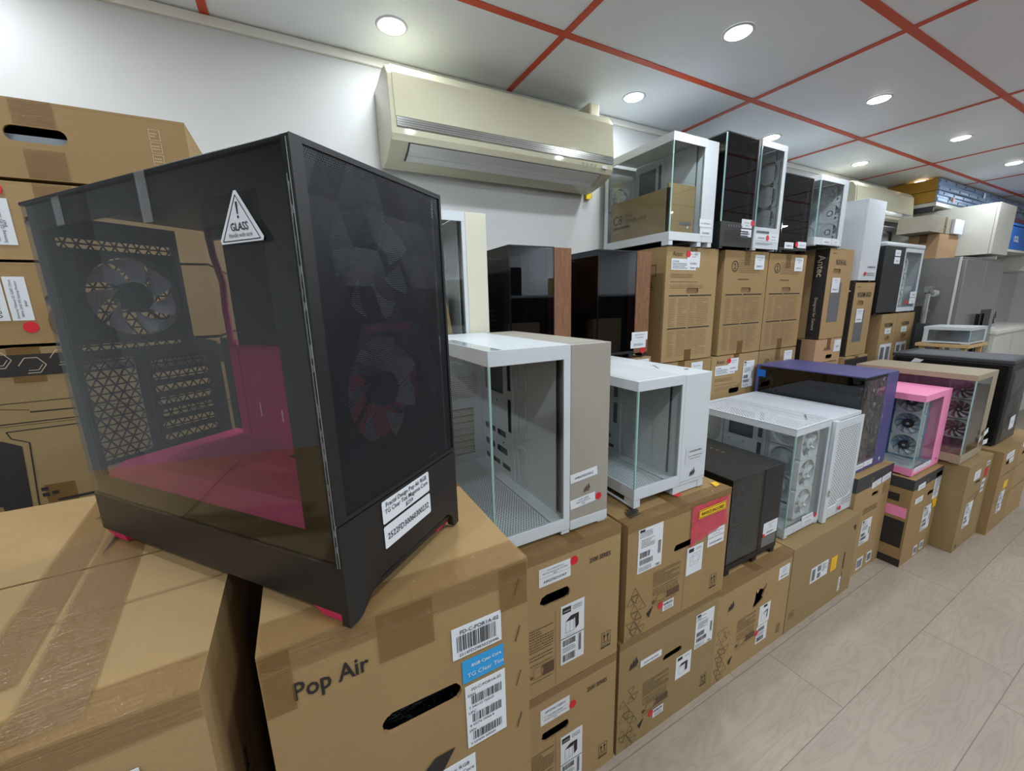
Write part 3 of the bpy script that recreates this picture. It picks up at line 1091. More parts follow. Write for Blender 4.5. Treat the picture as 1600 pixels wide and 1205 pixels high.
sticker(t, face('front', .493, .56, .565, .34, .44, .002), .105, .075, 'barcode_label', marks=lambda b: b.bars(.045, .03, .05, .035, 5), texts=[('FD-C', .055, .066, .007, {})])
Fr_ = lambda u, v, rot=0.0: face('right', .493, .56, .565, u, v, .0012, rot)
text('Pop Air', t, Fr_(.10, .30, PI / 2), .03, 'ink', 'printed_name', .012)
prints(t, Fr_(0, 0), lambda b: b.fine(.16, .08, .12, .30, 16, 4, .0001, 0, .3), ('inkbrown',), 'printed_marks')
carton('plain brown carton hidden below the lower left carton', LX, .383, 0, .493, .56, LZ - .004, 'card', None, seed=5)

# monitor boxes at the far left, standing in a stack
MX0, MX1, MY = -.90, -.18, 1.30
mon = [(H + .283, .160, 'top brown monitor carton of the left stack, with a long handle slot'),
       (H + .116, .164, 'second brown monitor carton of the left stack, red dot above its sticker'),
       (H - .066, .180, 'third brown monitor carton of the left stack, red dot below two tall stickers')]
for i, (z0, hh, lab) in enumerate(mon):
    W = MX1 - MX0
    hs = [oval(.412, .073, .508, .104, 6)] if i == 0 else ([oval(.410, .066, .450, .096, 6, .0015, i)] if i == 1 else [oval(.410, .080, .452, .110, 6, .0015, i)])
    t = carton(lab, MX0, MY, z0, W, .46, hh - .004, ('card', 'card2', 'card')[i], 'monitor cartons in the left stack', holes=hs, tape='x', seed=20 + i, jit=.0008, tapew=.05, fill='foam')
    F = lambda u, v, rot=0.0, W=W, hh=hh: face('front', W, .46, hh, u, v, .0012, rot)
    if i == 0:
        MB().rect(0, 0, .064, .050).ob('packing_tape', 'tape', t, F(.430, hh - .054))
        MB().rect(0, 0, .064, .058).ob('packing_tape', 'tape', t, F(.435, .002))
        b = MB()
        for k in range(4):
            b.frame2d(.650, .108 - .027 * k, .020, .023, .0008, .0001, 0)
            b.fine(.653, .114 - .027 * k, .014, .012, 2, k, .0001, 0, .4)
        b.ob('care_symbols', 'inkwhite', t, F(0, 0))
    if i == 1:
        MB().rect(0, 0, .062, .040).ob('packing_tape', 'tape', t, F(.435, hh - .045))
        dot(t, F(.375, .143), .015)
        sticker(t, F(.352, .030, .0), .040, .094, 'price_label', texts=[('Samsung G5 IPS Gaming', .026, .004, .0075, dict(rot=PI / 2)), ('180Hz QHD IPS Gaming', .0165, .006, .0065, dict(rot=PI / 2, mat='ink')), ('$469', .031, .036, .007, dict(rot=PI / 2))])
    if i == 2:
        sticker(t, F(.316, .052, .0), .034, .094, 'serial_label', texts=[('0U92HNA', .024, .006, .015, dict(rot=PI / 2))])
        sticker(t, F(.353, .052, .0), .034, .094, 'price_label', texts=[('Samsung Odyssey G5 G50D 27inch', .012, .004, .0058, dict(rot=PI / 2)), ('180Hz QHD IPS Gaming Monitor', .020, .006, .0058, dict(rot=PI / 2)), ('$469', .029, .03, .0065, dict(rot=PI / 2))])
        dot(t, F(.378, .037), .0125)
        MB().cyl(.026, 0, .0002, 20).ob('packing_tape', 'tape', t, F(.428, .045) @ Matrix.Diagonal((.8, 1.4, 1, 1)))
# printed gaming-case carton under them
GZ = H - .465
W, Hh = MX1 - MX0, .465 - .070 - .004
t = carton('brown carton with a black honeycomb band, under the left monitor stack', MX0, MY - .012, GZ, W, .47, Hh, 'card3', None, seed=30, jit=.0008)
def gameprint(b):
    z = .0002
    b.rect(0, Hh - .062, W, .048, z, 0)
    for s in range(7):                                  # honeycomb outlines in the band
        u, v = .255 + .052 * s, Hh - .056 + (.014 if s % 2 else 0)
        P = [(u, v), (u + .02, v - .0), (u + .032, v + .017), (u + .02, v + .034), (u, v + .034), (u - .012, v + .017)]
        for k in range(5):
            b.line(P[k], P[k + 1], .0012, z + .0002, 1)
        b.line((u + .002, v + .006), (u + .018, v + .006), .001, z + .0002, 1)
        b.line((u + .018, v + .006), (u + .026, v + .018), .001, z + .0002, 1)
    b.line((0, .268), (W, .272), .0015, z).line((0, .222), (W, .226), .0022, z).line((0, .217), (W, .220), .0008, z)
    b.line((.28, .262), (.345, .252), .0010, z).line((.345, .247), (.62, .243), .0030, z)
    b.line((.300, .206), (W, .214), .0022, z).line((.300, .206), (.305, .190), .0022, z).line((.305, .190), (.331, .177), .0022, z)
    b.line((.331, .177), (.318, .024), .0026, z).line((.318, .024), (.352, .020), .0022, z)
    b.poly([(.240, .192), (.291, .186), (.318, .170), (.307, .018), (.264, .006), (.262, .034), (.240, .040)], z, 0)
    b.poly([(.352, .026), (.72, .042), (.72, .050), (.350, .032)], z, 0)
    for u, v in ((.328, .056), (.328, .042), (.344, .044)):
        b.rect(u, v, .012, .009, z, 0)
prints(t, face('front', W, .47, Hh, 0, 0, .001), gameprint, ('ink', 'inkwhite'), 'printed_artwork')
carton('plain brown carton hidden under the honeycomb printed carton', MX0, MY - .012, 0, W, .47, GZ - .004, 'card', None, seed=31)

# ================================================================== BLACK CASE WITH MAGENTA CORE
mw, md, mh = .215, .468, .453
t = thing('computer_case', 'large black computer case with magenta core and tinted glass, nearest the camera', 'computer case', (.012, .381, H - .319), math.radians(39))
GB = .068
b = MB()
b.box(.001, .010, .012, .006, md, GB)                    # strip under the glass
b.ob('side_skirt', 'black', t, bevel=.001)
b = MB()                                                 # structural rails
b.box(.005, .004, .014, mw - .002, .012, .020)
b.box(.005, md - .010, .016, mw, md, .032)
b.box(.004, .010, .022, .010, md - .006, .030)
b.box(mw - .008, .010, .022, mw - .003, md - .006, .030)
b.box(.005, .010, .014, mw - .003, md - .004, .017)
b.box(.006, .012, mh - .020, .012, md - .010, mh - .004)
b.box(mw - .012, .012, mh - .020, mw - .004, md - .010, mh - .004)
b.box(.005, md - .034, .03, .009, md - .004, mh - .01)
b.box(mw - .012, md - .02, .03, mw - .004, md - .004, .27)
b.box(mw - .010, .012, .03, mw - .004, .022, mh - .01)
b.ob('chassis_rails', 'black', t)
MB().box(0, .0, mh - .004, mw, md, mh).ob('top_panel', 'black', t, bevel=.001)
# front: solid lower panel with arched bottom edge, frame and faceted mesh
fr = MB()
fr.plate([(0, 0), (.012, 0), (.018, .002), (.040, .022), (.052, .026), (.188, .026), (.198, .018), (.202, 0), (mw, 0), (mw, .112), (0, .112)], [], .010, 0)
fr.ob('front_lower_panel', 'black', t, XZ(0, 0, 0), bevel=.0012)
fr = MB()
fr.plate([(0, .1135), (mw, .1135), (mw, mh), (0, mh)], [[(.012, .118), (mw - .004, .118), (mw - .004, mh - .005), (.012, mh - .005)]], .010, 0)
fr.ob('front_frame', 'black', t, XZ(0, 0, 0), bevel=.0008)
ms = MB()
rr = random.Random(5)
NX, NZ = 6, 9
P = {}
for j in range(NZ + 1):
    for i in range(NX + 1):
        px = .012 + (mw - .016) * min(1, max(0, (i + (.5 if j % 2 else 0)) / NX))
        pz = .118 + (mh - .123) * j / NZ
        P[i, j] = (px, .0015 + (0 if i in (0, NX) or j in (0, NZ) else rr.uniform(0, .0032)), pz)
for j in range(NZ):
    for i in range(NX):
        a, c, d, e = P[i, j], P[i + 1, j], P[i + 1, j + 1], P[i, j + 1]
        if j % 2 == 0:
            ms.add([a, c, e], [(0, 1, 2)]).add([c, d, e], [(0, 1, 2)])
        else:
            ms.add([a, c, d], [(0, 1, 2)]).add([a, d, e], [(0, 1, 2)])
for j in range(NZ):
    if j % 2 == 0:
        ms.add([P[0, j], P[0, j + 1], (.012, .0015, P[0, j + 1][2])], [(0, 1, 2)])
        if j > 0:
            ms.add([P[0, j], (.012, .0015, P[0, j - 1][2]), P[0, j - 1]], [(0, 1, 2)])
ms.ob('front_mesh', 'meshblack', t)
for zc in (.365, .222):
    fan(t, XZ(.118, .0245, zc), .138, 'black', 'bladewhite', 'black', 7, hub_s=.15, blade_fill=.7)
# magenta core: shroud floor, sill, tray
b = MB()
b.box(.030, .026, .106, .190, md - .030, .109)
b.quad((.006, .026, .096), (.006, md - .030, .096), (.030, md - .030, .109), (.030, .026, .109))
b.box(.005, .026, .030, .0065, md - .030, .096)
b.ob('shroud', 'magenta', t)
MB().rect(0, 0, .11, .145).ob('shroud_vent', 'perfpink', t, Matrix.Translation((.055, .250, .1094)))
b = MB()
b.rect(0, 0, .028, .020, 0).rect(.0, -.055, .030, .020, 0).rect(.10, -.06, .012, .006, 0)
b.ob('shroud_slots', 'ink', t, Matrix.Translation((.12, .200, .1096)))
b = MB()
b.plate([(0, 0), (.370, 0), (.370, .155), (0, .155)], [rrect(.10, .03, .104, .05, .001), rrect(.05, .035, .054, .060, .001)], .0015, 0, YZ(.178, .400, .107))
b.box(.176, .38, .107, .180, .40, .27)
b.ob('motherboard_tray', 'magenta', t)
b = MB()
b.plate([(0, 0), (.340, 0), (.340, .170), (0, .170)], [], .0015, 0, YZ(.175, .372, .262))
b.ob('cable_cover', 'charcoal', t)
b = MB()
b.tube([(.173, .386, .262), (.172, .385, .32), (.170, .378, .36), (.166, .384, .40), (.166, .388, .44)], .005)
b.ob('pink_cable', 'magenta', t)
MB().plate([(.008, .112), (mw - .004, .112), (mw - .004, mh - .006), (.008, mh - .006)], [[(.118 + .066 * math.cos(2 * PI * i / 36), zc + .066 * math.sin(2 * PI * i / 36)) for i in range(36)] for zc in (.222, .365)], .0015, 0, XZ(0, .0225, 0)).ob('fan_mount', 'black', t)
MB().box(.086, .0200, .2905, .160, .0218, .2975).ob('front_spacer', 'magenta', t)
# rear wall
yr = md - .020
rw = MB()
Wr = .182
circ = [(.072 + .0545 * math.cos(2 * PI * i / 36), .234 + .0545 * math.sin(2 * PI * i / 36)) for i in range(36)]
hs = [circ, rrect(.006, .007, .064, .150, .006), rrect(.012, .163, .128, .171, .003), rrect(.012, .297, .138, .309, .003)]
for k in range(7):
    hs.append(oval(.082, .012 + .0195 * k, .160, .012 + .0195 * k + .0115, 4))
rw.plate([(0, 0), (Wr, 0), (Wr, .160), (.148, .172), (.148, .335), (0, .335)], hs, .0015, 0)
rw.box(.074, .0, 0, .079, .158, .004)
for k in range(8):
    rw.box(.079, .0055 + .0195 * k, 0, .168, .0085 + .0195 * k, .003)
rw.ob('rear_panel', 'black', t, XZ(.006, yr, .105))
MB().rect(0, 0, .147, .335).rect(.147, 0, Wr - .147, .160).ob('rear_grille', 'trigrille', t, XZ(.006, yr + .001, .105))
fan(t, XZ(.078, yr - .026, .339), .114, 'black', 'bladewhite', 'blackgloss', 7, hub_s=.18, blade_fill=.72, logo=None)
# glass pane with its printed black border
MB().box(0, .004, GB, .0035, md - .004, mh - .002).ob('glass_side', 'glasssmoke', t)
gb = MB()
gb.plate([(.004, GB), (md - .004, GB), (md - .004, mh - .002), (.004, mh - .002)], [[(.030, .098), (md - .050, .098), (md - .050, mh - .034), (.030, mh - .034)]], .0006, 0,
         Matrix(((0, 0, -1, .0040), (-1, 0, 0, md), (0, 1, 0, 0), (0, 0, 0, 1))))
gb.ob('glass_border', 'blackgloss', t)
MB().box(-.0002, .0032, GB, .0036, .0040, mh - .003).ob('pane_edge', 'paneedge', t)
Lf = lambda u, v, off=.0012, rot=0.0: face('left', mw, md, mh, md - u, v, off, rot)   # u: distance from the front edge
# warning triangle
tr = MB()
tr.plate([(-.027, 0), (.027, 0), (.0285, .003), (.0015, .0425), (-.0015, .0425), (-.0285, .003)], [], .0004, 0)
for a, c in (((-.0245, .002), (.0245, .002)), ((.0245, .002), (0, .039)), ((0, .039), (-.0245, .002))):
    tr.line(a, c, .0008, .0003, 1)
tr.add([(-.0013, .0335, .0003), (-.0008, .0235, .0003), (.0008, .0235, .0003), (.0013, .0335, .0003)], [(0, 1, 2, 3)], 1)
tr.cyl(.0012, 0, .0003, 10, 1, c=(0, .0212))
tr = tr.ob('warning_sticker', ['label', 'ink'], t, Lf(.0705, .376))
text('GLASS', tr, mv(0, .0103, .0006), .0092, 'ink', 'lettering', .012, 'CENTER', sx=.9)
text('Handle with care', tr, mv(0, .0048, .0006), .0052, 'ink', 'lettering', 0, 'CENTER', sx=.85)
for (u, v, ww, hh) in ((.212, .405, .017, .047), (.383, .418, .018, .030)):
    MB().rect(0, 0, ww, hh).ob('clear_tape', 'clear', t, Lf(u, v))
# protective film creases along the front glass edge
b = MB()
rr = random.Random(9)
for i in range(60):
    v = GB + .0 + (mh - GB - .03) * i / 60
    b.rect(0, v, .0012 + (rr.random() ** 3) * .004, (mh - GB) / 60, 0, 0)
b.ob('film_edge', 'clear', t, Lf(.006, 0, .0014))
# front labels
Ff = lambda u, v, off=.0012, rot=0.0: face('front', mw, md, mh, u, v, off, rot)
sticker(t, Ff(.059, .0825), .088, .0265, 'price_label', texts=[('Fractal Design Pop Air RGB', .044, .0185, .0078, dict(align='CENTER', sx=.87, bold=.006)), ('TG Clear Tint Magenta Core', .044, .0108, .0078, dict(align='CENTER', sx=.87, bold=.006)), ('$259', .046, .0035, .0070, dict(align='CENTER', bold=.006))], r=.002)
sticker(t, Ff(.059, .0525), .088, .0265, 'serial_label', texts=[('2522FD30060300232', .044, .0095, .0108, dict(align='CENTER', sx=.84, bold=.008))], r=.002)
# feet
def foot_wedge(x0, y0, x1, y1, name='foot'):
    b = MB()
    vs = [(x0 + .004, y0 + .004, -.0), (x1 - .006, y0 + .004, 0), (x1 - .006, y1 - .010, 0), (x0 + .004, y1 - .010, 0), (x0, y0, .014), (x1, y0, .014), (x1, y1, .014), (x0, y1, .014)]
    b.add(vs, [(0, 3, 2, 1), (4, 5, 6, 7), (0, 1, 5, 4), (1, 2, 6, 5), (2, 3, 7, 6), (3, 0, 4, 7)])
    b.ob(name, 'magfoot', t, label='magenta foot')
foot_wedge(.001, .011, .030, .052)
foot_wedge(.001, md - .055, .035, md - .006)
foot_wedge(mw - .040, .011, mw - .001, .050)
foot_wedge(mw - .040, md - .055, mw - .001, md - .006)

# ================================================================== LOWER ROW OF CARTONS
FY = .80
def lattice_front(b, w, h, seed, u0=.004, top=.27):
    tri_lattice(b, u0, .006, .085, top, .036, seed, 0, .72)
    b.poly([(u0 + .092, .070), (u0 + .122, .088), (u0 + .104, .050)], .0003, 0)

def label2(t, F, u, v, l1, l2, l3, serial, flip=False, w=.105, h=.055):
    tx = [(l1, w / 2, h * .80, .0062, dict(align='CENTER', sx=.8)), (l2, w / 2, h * .65, .0062, dict(align='CENTER', sx=.8)), (l3, w / 2, h * .52, .0058, dict(align='CENTER'))]
    ser = (serial, w / 2, h * .16, .0120, dict(align='CENTER', sx=.86, bold=.006))
    if flip:
        tx = [(l1, w / 2, h * .40, .0062, dict(align='CENTER', sx=.8)), (l2, w / 2, h * .25, .0062, dict(align='CENTER', sx=.8)), (l3, w / 2, h * .1, .0058, dict(align='CENTER'))]
        ser = (serial, w / 2, h * .70, .0105, dict(align='CENTER', sx=.86, bold=.006))
    sticker(t, F(u, v), w, h, 'price_label', texts=tx + [ser], marks=lambda b: b.rect(0, h * .48, w, .0006, .0003, 1), mats=('inkgrey',))

def fragile(t, F, u, v, s=.034):
    prints(t, F(0, 0), lambda b: arrows_icon(b, u, v, s), ('ink',), 'this_way_up_mark')

# box A and B : the 2500 series pair
for (z0, hh, lab, dv, flip, ser) in ((H - 1.112, .452, 'brown carton with a series number, directly under the white and grey case', 0.0, False, 'A49LD50210141P'),
                                     (0.0, .434, 'brown carton with a series number, lowest of its stack on the floor', -.030, True, 'A9FCD4211SQJCN')):
    W = .328
    sd = 40 if z0 else 41
    v0 = .290 + dv
    t = carton(lab, .458, FY, z0, W, .575, hh, 'card2', None, holes=[oval(.040, v0 - .004, .140, v0 + .032, 7, .0022, sd)], tape='y', front_tape=False, edge_tape=True, seed=sd)
    F = lambda u, v, rot=0.0, W=W, hh=hh: face('front', W, .575, hh, u, v, .0012, rot)
    text('2500 SERIES', t, F(.209, .366 + dv * .6), .0215, 'ink', 'printed_name', .014, sx=.74)
    label2(t, F, .036, .352 + dv, 'Corsair 2500X mATX Dual', 'Mid Tower Tempered Glass Case White', '$209', ser, flip)
    dot(t, F(.153, .396 + dv * 2.0), .0135)
    ch = .20
    sticker(t, F(.108, .062 + (dv if z0 == 0 else 0)), .084, ch, 'product_card', marks=lambda b: kitcard(b, .084, .20), texts=[('CORSAIR', .008, .178, .006, dict(mat='label'))])
    prints(t, F(.004, .050), lambda b: spec_print(b, .080, .185), ('inkbrown',), 'printed_specification')
    prints(t, F(0, 0), lambda b: b.line((.090, .01), (.090, .26), .0008, .0001, 0), ('inkbrown',), 'fold_line')
    fragile(t, F, .262, .055, .036)

# box C (with the pink document pouch)
W, hh = .500, .417
t = carton('brown carton with a crumpled pink document pouch, under the all white case', .812, FY - .004, H - 1.09, W, .56, hh, 'card', None, holes=[oval(.213, .252, .312, .280, 6, .0016, 6)], tape='y', front_tape=False, edge_tape=True, seed=50)
F = lambda u, v, rot=0.0: face('front', .500, .56, .417, u, v, .0012, rot)
sticker(t, F(.044, .236), .108, .155, 'shipping_label', marks=lambda b: shipping(b, .108, .155, 60), texts=[('TSEU', .080, .004, .011, dict(bold=.02, sx=.8))])
po = MB()
rr = random.Random(3)
n = 10
g = [[(.287 + .195 * i / n + (rr.uniform(-.003, .003) if 0 < i < n else 0), .272 + .128 * j / 6 + (.020 * (1 - i / n) * (j == 0) * -1) + (.016 * i / n if j == 0 else 0) + rr.uniform(-.002, .002), rr.uniform(.001, .006)) for j in range(7)] for i in range(n + 1)]
for i in range(n):
    for j in range(6):
        po.add([g[i][j], g[i + 1][j], g[i + 1][j + 1], g[i][j + 1]], [(0, 1, 2), (0, 2, 3)])
po = po.ob('document_pouch', 'pouch', t, F(0, 0), label='crumpled pink plastic pouch with a yellow strip')
ys = MB().plate(rrect(.318, .350, .464, .382, .001), [], .001, 0)
ys.frame2d(.320, .352, .142, .028, .0022, .0002, 1)
ys.ob('yellow_strip', ['yellow', 'ink'], po, Matrix.Translation((0, 0, .0072)))
text('INVOICE ENCLOSED', po, mv(.391, .3595, .0078), .0170, 'ink', 'lettering', .02, 'CENTER', sx=.78)
sticker(t, F(.386, .248), .092, .031, 'price_label', texts=[('Corsair 3500X Tempered Glass', .046, .019, .0062, dict(align='CENTER', sx=.86)), ('Case - White $165', .046, .008, .0062, dict(align='CENTER', sx=.86))])
sticker(t, F(.386, .214), .092, .031, 'serial_label', texts=[('A49VD30210087AM', .046, .009, .0100, dict(align='CENTER', sx=.82))])
sticker(t, F(.280, .138), .083, .108, 'product_card', marks=lambda b: (b.rect(.008, .088, .026, .014, .0004, 1), b.frame2d(.018, .035, .042, .034, .0008, .0003, 1), b.frame2d(.030, .045, .040, .034, .0008, .0003, 1), b.fine(.046, .090, .028, .010, 2, 3, .0003)), texts=[])
prints(t, F(.119, .085), lambda b: spec_print(b, .130, .135), ('inkbrown',), 'printed_specification')
dot(t, F(.161, .073), .0125)
sticker(t, F(.172, .044), .054, .034, 'stock_label', marks=lambda b: (b.bars(.004, .020, .046, .010, 8), b.fine(.008, .003, .038, .014, 2, 9)), texts=[])
prints(t, F(0, 0), lambda b: lattice_front(b, W, hh, 3, .003, .205), ('ink',), 'printed_triangles')
prints(t, F(0, 0), lambda b: b.line((.272, .004), (.272, .25), .0009, .0001, 0), ('inkbrown',), 'fold_line')
fragile(t, F, .418, .045, .036)
prints(t, face('top', .5, .56, .417, .035, .035, .0035), lambda b: sails(b, 0, 0, .060), ('ink',), 'printed_emblem')
MB().cyl(.016, 0, .0006, 20).ob('red_dot_sticker', 'red', t, face('top', .5, .56, .417, .285, .062, .004))
MB().poly([(0, 0), (.03, .004), (.036, .026), (.012, .030)]).ob('yellow_sticker_scrap', 'yellow', t, face('top', .5, .56, .417, .452, .030, .0035))

# box D
W, hh = .508, .455
t = carton('brown floor carton with a sail emblem, under the pink pouch carton', .800, FY, 0, W, .57, hh, 'card3', None, holes=[oval(.211, .278, .308, .306, 7, .001, 7)], tape='y', front_tape=False, edge_tape=True, seed=51)
F = lambda u, v, rot=0.0: face('front', .508, .57, .455, u, v, .0012, rot)
sticker(t, F(.378, .246), .104, .150, 'shipping_label', marks=lambda b: shipping(b, .104, .150, 80), texts=[('TSEU', .076, .004, .010, dict(bold=.02, sx=.8))])
prints(t, F(0, 0), lambda b: sails(b, .046, .336, .040), ('ink',), 'printed_emblem')
sticker(t, F(.097, .316), .102, .026, 'serial_label', texts=[('AS0TNC308707F8P', .051, .008, .0100, dict(align='CENTER', sx=.86))])
sticker(t, F(.281, .160), .083, .098, 'product_card', marks=lambda b: (b.rect(.008, .080, .026, .013, .0004, 1), b.poly([(.016, .052), (.050, .052), (.064, .062), (.030, .062)], .0004, 1), b.poly([(.052, .018), (.064, .024), (.064, .062), (.052, .054)], .0004, 1), b.frame2d(.018, .018, .030, .030, .0007, .0003, 1), b.fine(.046, .083, .028, .008, 2, 3, .0003)), texts=[])
prints(t, F(.115, .098), lambda b: spec_print(b, .130, .150), ('inkbrown',), 'printed_specification')
dot(t, F(.161, .085), .0125)
sticker(t, F(.172, .056), .054, .036, 'stock_label', marks=lambda b: (b.bars(.004, .022, .046, .010, 8), b.fine(.008, .003, .038, .015, 2, 9)), texts=[])
prints(t, F(0, 0), lambda b: lattice_front(b, W, hh, 6, .004, .265), ('ink',), 'printed_triangles')
fragile(t, F, .433, .058, .034)

# box E
W, hh = .515, .442
torn = [(.236, .262), (.262, .262), (.300, .276), (.312, .288), (.304, .296), (.322, .330), (.331, .350), (.325, .352), (.306, .334), (.268, .346), (.262, .350), (.258, .348), (.252, .330), (.250, .300)]
t = carton('brown floor carton with a torn hole, under the small black case', 1.310, FY + .002, 0, W, .55, hh, 'card2', None, holes=[torn], tape='y', front_tape=False, edge_tape=True, seed=52)
F = lambda u, v, rot=0.0: face('front', .515, .55, .442, u, v, .0012, rot)
label2(t, F, .414, .328, 'Corsair 3500X', 'Tempered Glass Case', '$159', 'A50LC30210', w=.082, h=.062)
MB().poly([(0, 0), (.040, .018), (.058, .014), (.050, .040), (.022, .034), (.004, .030)]).ob('torn_flap', 'card4', t, F(.262, .328) @ Matrix.Rotation(-.5, 4, 'X'))
sticker(t, F(.294, .150), .080, .098, 'product_card', marks=lambda b: (b.rect(.030, .082, .026, .012, .0004, 1), b.poly([(.030, .052), (.060, .058), (.066, .066), (.040, .060)], .0004, 1), b.poly([(.056, .020), (.063, .026), (.066, .064), (.058, .054)], .0004, 1), b.frame2d(.018, .018, .030, .030, .0007, .0003, 1)), texts=[])
sticker(t, F(.288, .060), .080, .086, 'barcode_label', marks=lambda b: (b.bars(.008, .058, .05, .018, 41), b.bars(.008, .008, .05, .022, 42), b.fine(.008, .035, .05, .018, 3, 43)), texts=[])
dot(t, F(.288, .118), .013)
prints(t, F(.140, .105), lambda b: spec_print(b, .130, .150), ('inkbrown',), 'printed_specification')
prints(t, F(0, 0), lambda b: (sails(b, .066, .328, .038), lattice_front(b, W, hh, 9, .004, .270)), ('ink',), 'printed_emblem')
fragile(t, F, .448, .055, .030)

# box F
W, hh = .620, .442
t = carton('wide brown floor carton with a yellow sticker, under the slotted white case', 1.832, FY + .002, 0, W, .56, hh, 'card3', None, holes=[], tape='x', front_tape=False, edge_tape=False, seed=53)
F = lambda u, v, rot=0.0: face('front', .62, .56, .442, u, v, .0012, rot)
sticker(t, F(.180, .196), .160, .082, 'shipping_label', marks=lambda b: (b.bars(.010, .010, .030, .062, 51), b.bars(.060, .045, .034, .030, 52), b.bars(.062, .008, .030, .028, 53), b.fine(.104, .030, .048, .045, 6, 54)), texts=[])
sticker(t, F(.372, .190), .058, .078, 'yellow_label', 'yellow', marks=lambda b: b.fine(.012, .008, .034, .062, 8, 3, .0003, 1, .3), mats=('ochre',), texts=[])
prints(t, F(0, 0), lambda b: (b.rect(.503, .160, .012, .095, .0002), b.rect(.507, .058, .004, .085, .0002)), ('inkbrown',), 'long_printed_bar')
sticker(t, F(.482, .036), .024, .080, 'stock_label', marks=lambda b: b.fine(.004, .006, .016, .066, 6, 8), texts=[])
prints(t, F(.588, .358, PI / 2), lambda b: sails(b, 0, 0, .034), ('ink',), 'printed_emblem')
prints(t, F(0, 0), lambda b: (b.frame2d(.024, .070, .048, .036, .0012, .0002), b.fine(.034, .078, .028, .02, 3, 2, .0002)), ('ink',), 'care_symbols')

# box G
W, hh = .420, .612
t = carton('tall brown floor carton with a dark top band, under the purple case', 2.462, .838, 0, W, .52, hh, 'card2', None, holes=[oval(.200, .458, .278, .484, 5, .002, 3)], seed=54, tape='x', front_tape=False)
F = lambda u, v, rot=0.0: face('front', .425, .52, .612, u, v, .0012, rot)
MB().rect(0, 0, .425, .082).ob('dark_band', 'charcoal', t, F(0, hh - .083))
MB().rect(0, 0, .52, .082).ob('dark_band', 'charcoal', t, face('left', W, .52, hh, 0, hh - .083, .0012))
text('tt', t, F(.155, .558, 0) @ Matrix.Translation((0, 0, .0006)), .045, 'gold', 'printed_emblem', .02)
sticker(t, F(.178, .512, .08) @ Matrix.Translation((0, 0, .001)), .108, .036, 'price_label', texts=[('Thermaltake View 270', .054, .022, .0075, dict(align='CENTER')), ('Purple $189', .054, .008, .0075, dict(align='CENTER'))])
sticker(t, F(.296, .520, .08) @ Matrix.Translation((0, 0, .001)), .108, .036, 'serial_label', texts=[('CA1Y700SCWN', .054, .012, .010, dict(align='CENTER'))])
sticker(t, F(.135, .180), .118, .150, 'shipping_label', marks=lambda b: shipping(b, .118, .150, 90), texts=[])
sticker(t, F(.150, .020), .075, .072, 'stock_label', marks=lambda b: b.bars(.008, .01, .058, .05, 5), texts=[])
sticker(t, F(.270, .026), .060, .066, 'stock_label', marks=lambda b: b.bars(.008, .01, .045, .045, 6), texts=[])
prints(t, F(0, 0), lambda b: b.fine(.12, .372, .17, .035, 3, 5, .0002), ('inkbrown',), 'printed_specification')
prints(t, F(0, 0), lambda b: (b.frame2d(.33, .45, .05, .075, .002, .0002), b.fine(.335, .46, .04, .05, 4, 3, .0002)), ('inkbrown',), 'care_symbols')

# box H (pink edition)
W, hh = .412, .538
t = carton('brown floor carton with a pink strip reading Edition, under the pink case', 2.890, .740, 0, W, .50, hh, 'card', None, holes=[oval(.232, .380, .326, .412, 5, .002, 3)], seed=55, tape='x', front_tape=False)
F = lambda u, v, rot=0.0: face('front', .412, .50, .538, u, v, .0012, rot)
L = lambda u, v, rot=0.0: face('left', .412, .50, .538, u, v, .0012, rot)
MB().rect(0, 0, .412, .062).ob('dark_band', 'charcoal', t, F(0, hh - .063))
MB().rect(0, 0, .50, .062).ob('dark_band', 'charcoal', t, L(0, hh - .063))
p = MB().rect(0, 0, .36, .062).ob('pink_strip', 'pink', t, L(.13, .302))
text('Edition', p, mv(.12, .016, .0008), .048, 'label', 'lettering', .02)
p = MB().rect(0, 0, .36, .165).ob('black_panel', 'ink', t, L(.13, .118))
text('ARGB', p, mv(.14, .095, .0008), .024, 'inkgrey', 'lettering', .02)
p = MB().rect(0, 0, .25, .045).ob('black_panel', 'ink', t, L(.20, .392))
text('S View', p, mv(.06, .012, .0008), .028, 'label', 'lettering', .01)
MB().rect(0, 0, .50, .045).ob('black_panel', 'ink', t, L(0, .003))
text('tt', t, F(.175, .488) @ Matrix.Translation((0, 0, .0006)), .038, 'gold', 'printed_emblem', .02)
sticker(t, F(.060, .462) @ Matrix.Translation((0, 0, .001)), .100, .034, 'price_label', texts=[('Tower 300 Pink', .05, .012, .009, dict(align='CENTER'))])
sticker(t, F(.058, .378), .108, .034, 'serial_label', texts=[('CA1Y4006SAWN', .054, .012, .009, dict(align='CENTER'))])
sticker(t, F(.222, .155), .128, .160, 'shipping_label', marks=lambda b: shipping(b, .128, .160, 95), texts=[])
sticker(t, F(.318, .340), .090, .170, 'packing_list', marks=lambda b: b.fine(.012, .02, .07, .13, 10, 33), texts=[])
MB().rect(0, 0, .072, .060).ob('yellow_sticker', 'yellow', t, F(.338, .275))
sticker(t, F(.180, .012), .055, .060, 'stock_label', marks=lambda b: b.bars(.006, .01, .042, .04, 6), texts=[])
sticker(t, F(.275, .020), .050, .055, 'stock_label', marks=lambda b: b.bars(.006, .01, .038, .035, 7), texts=[])

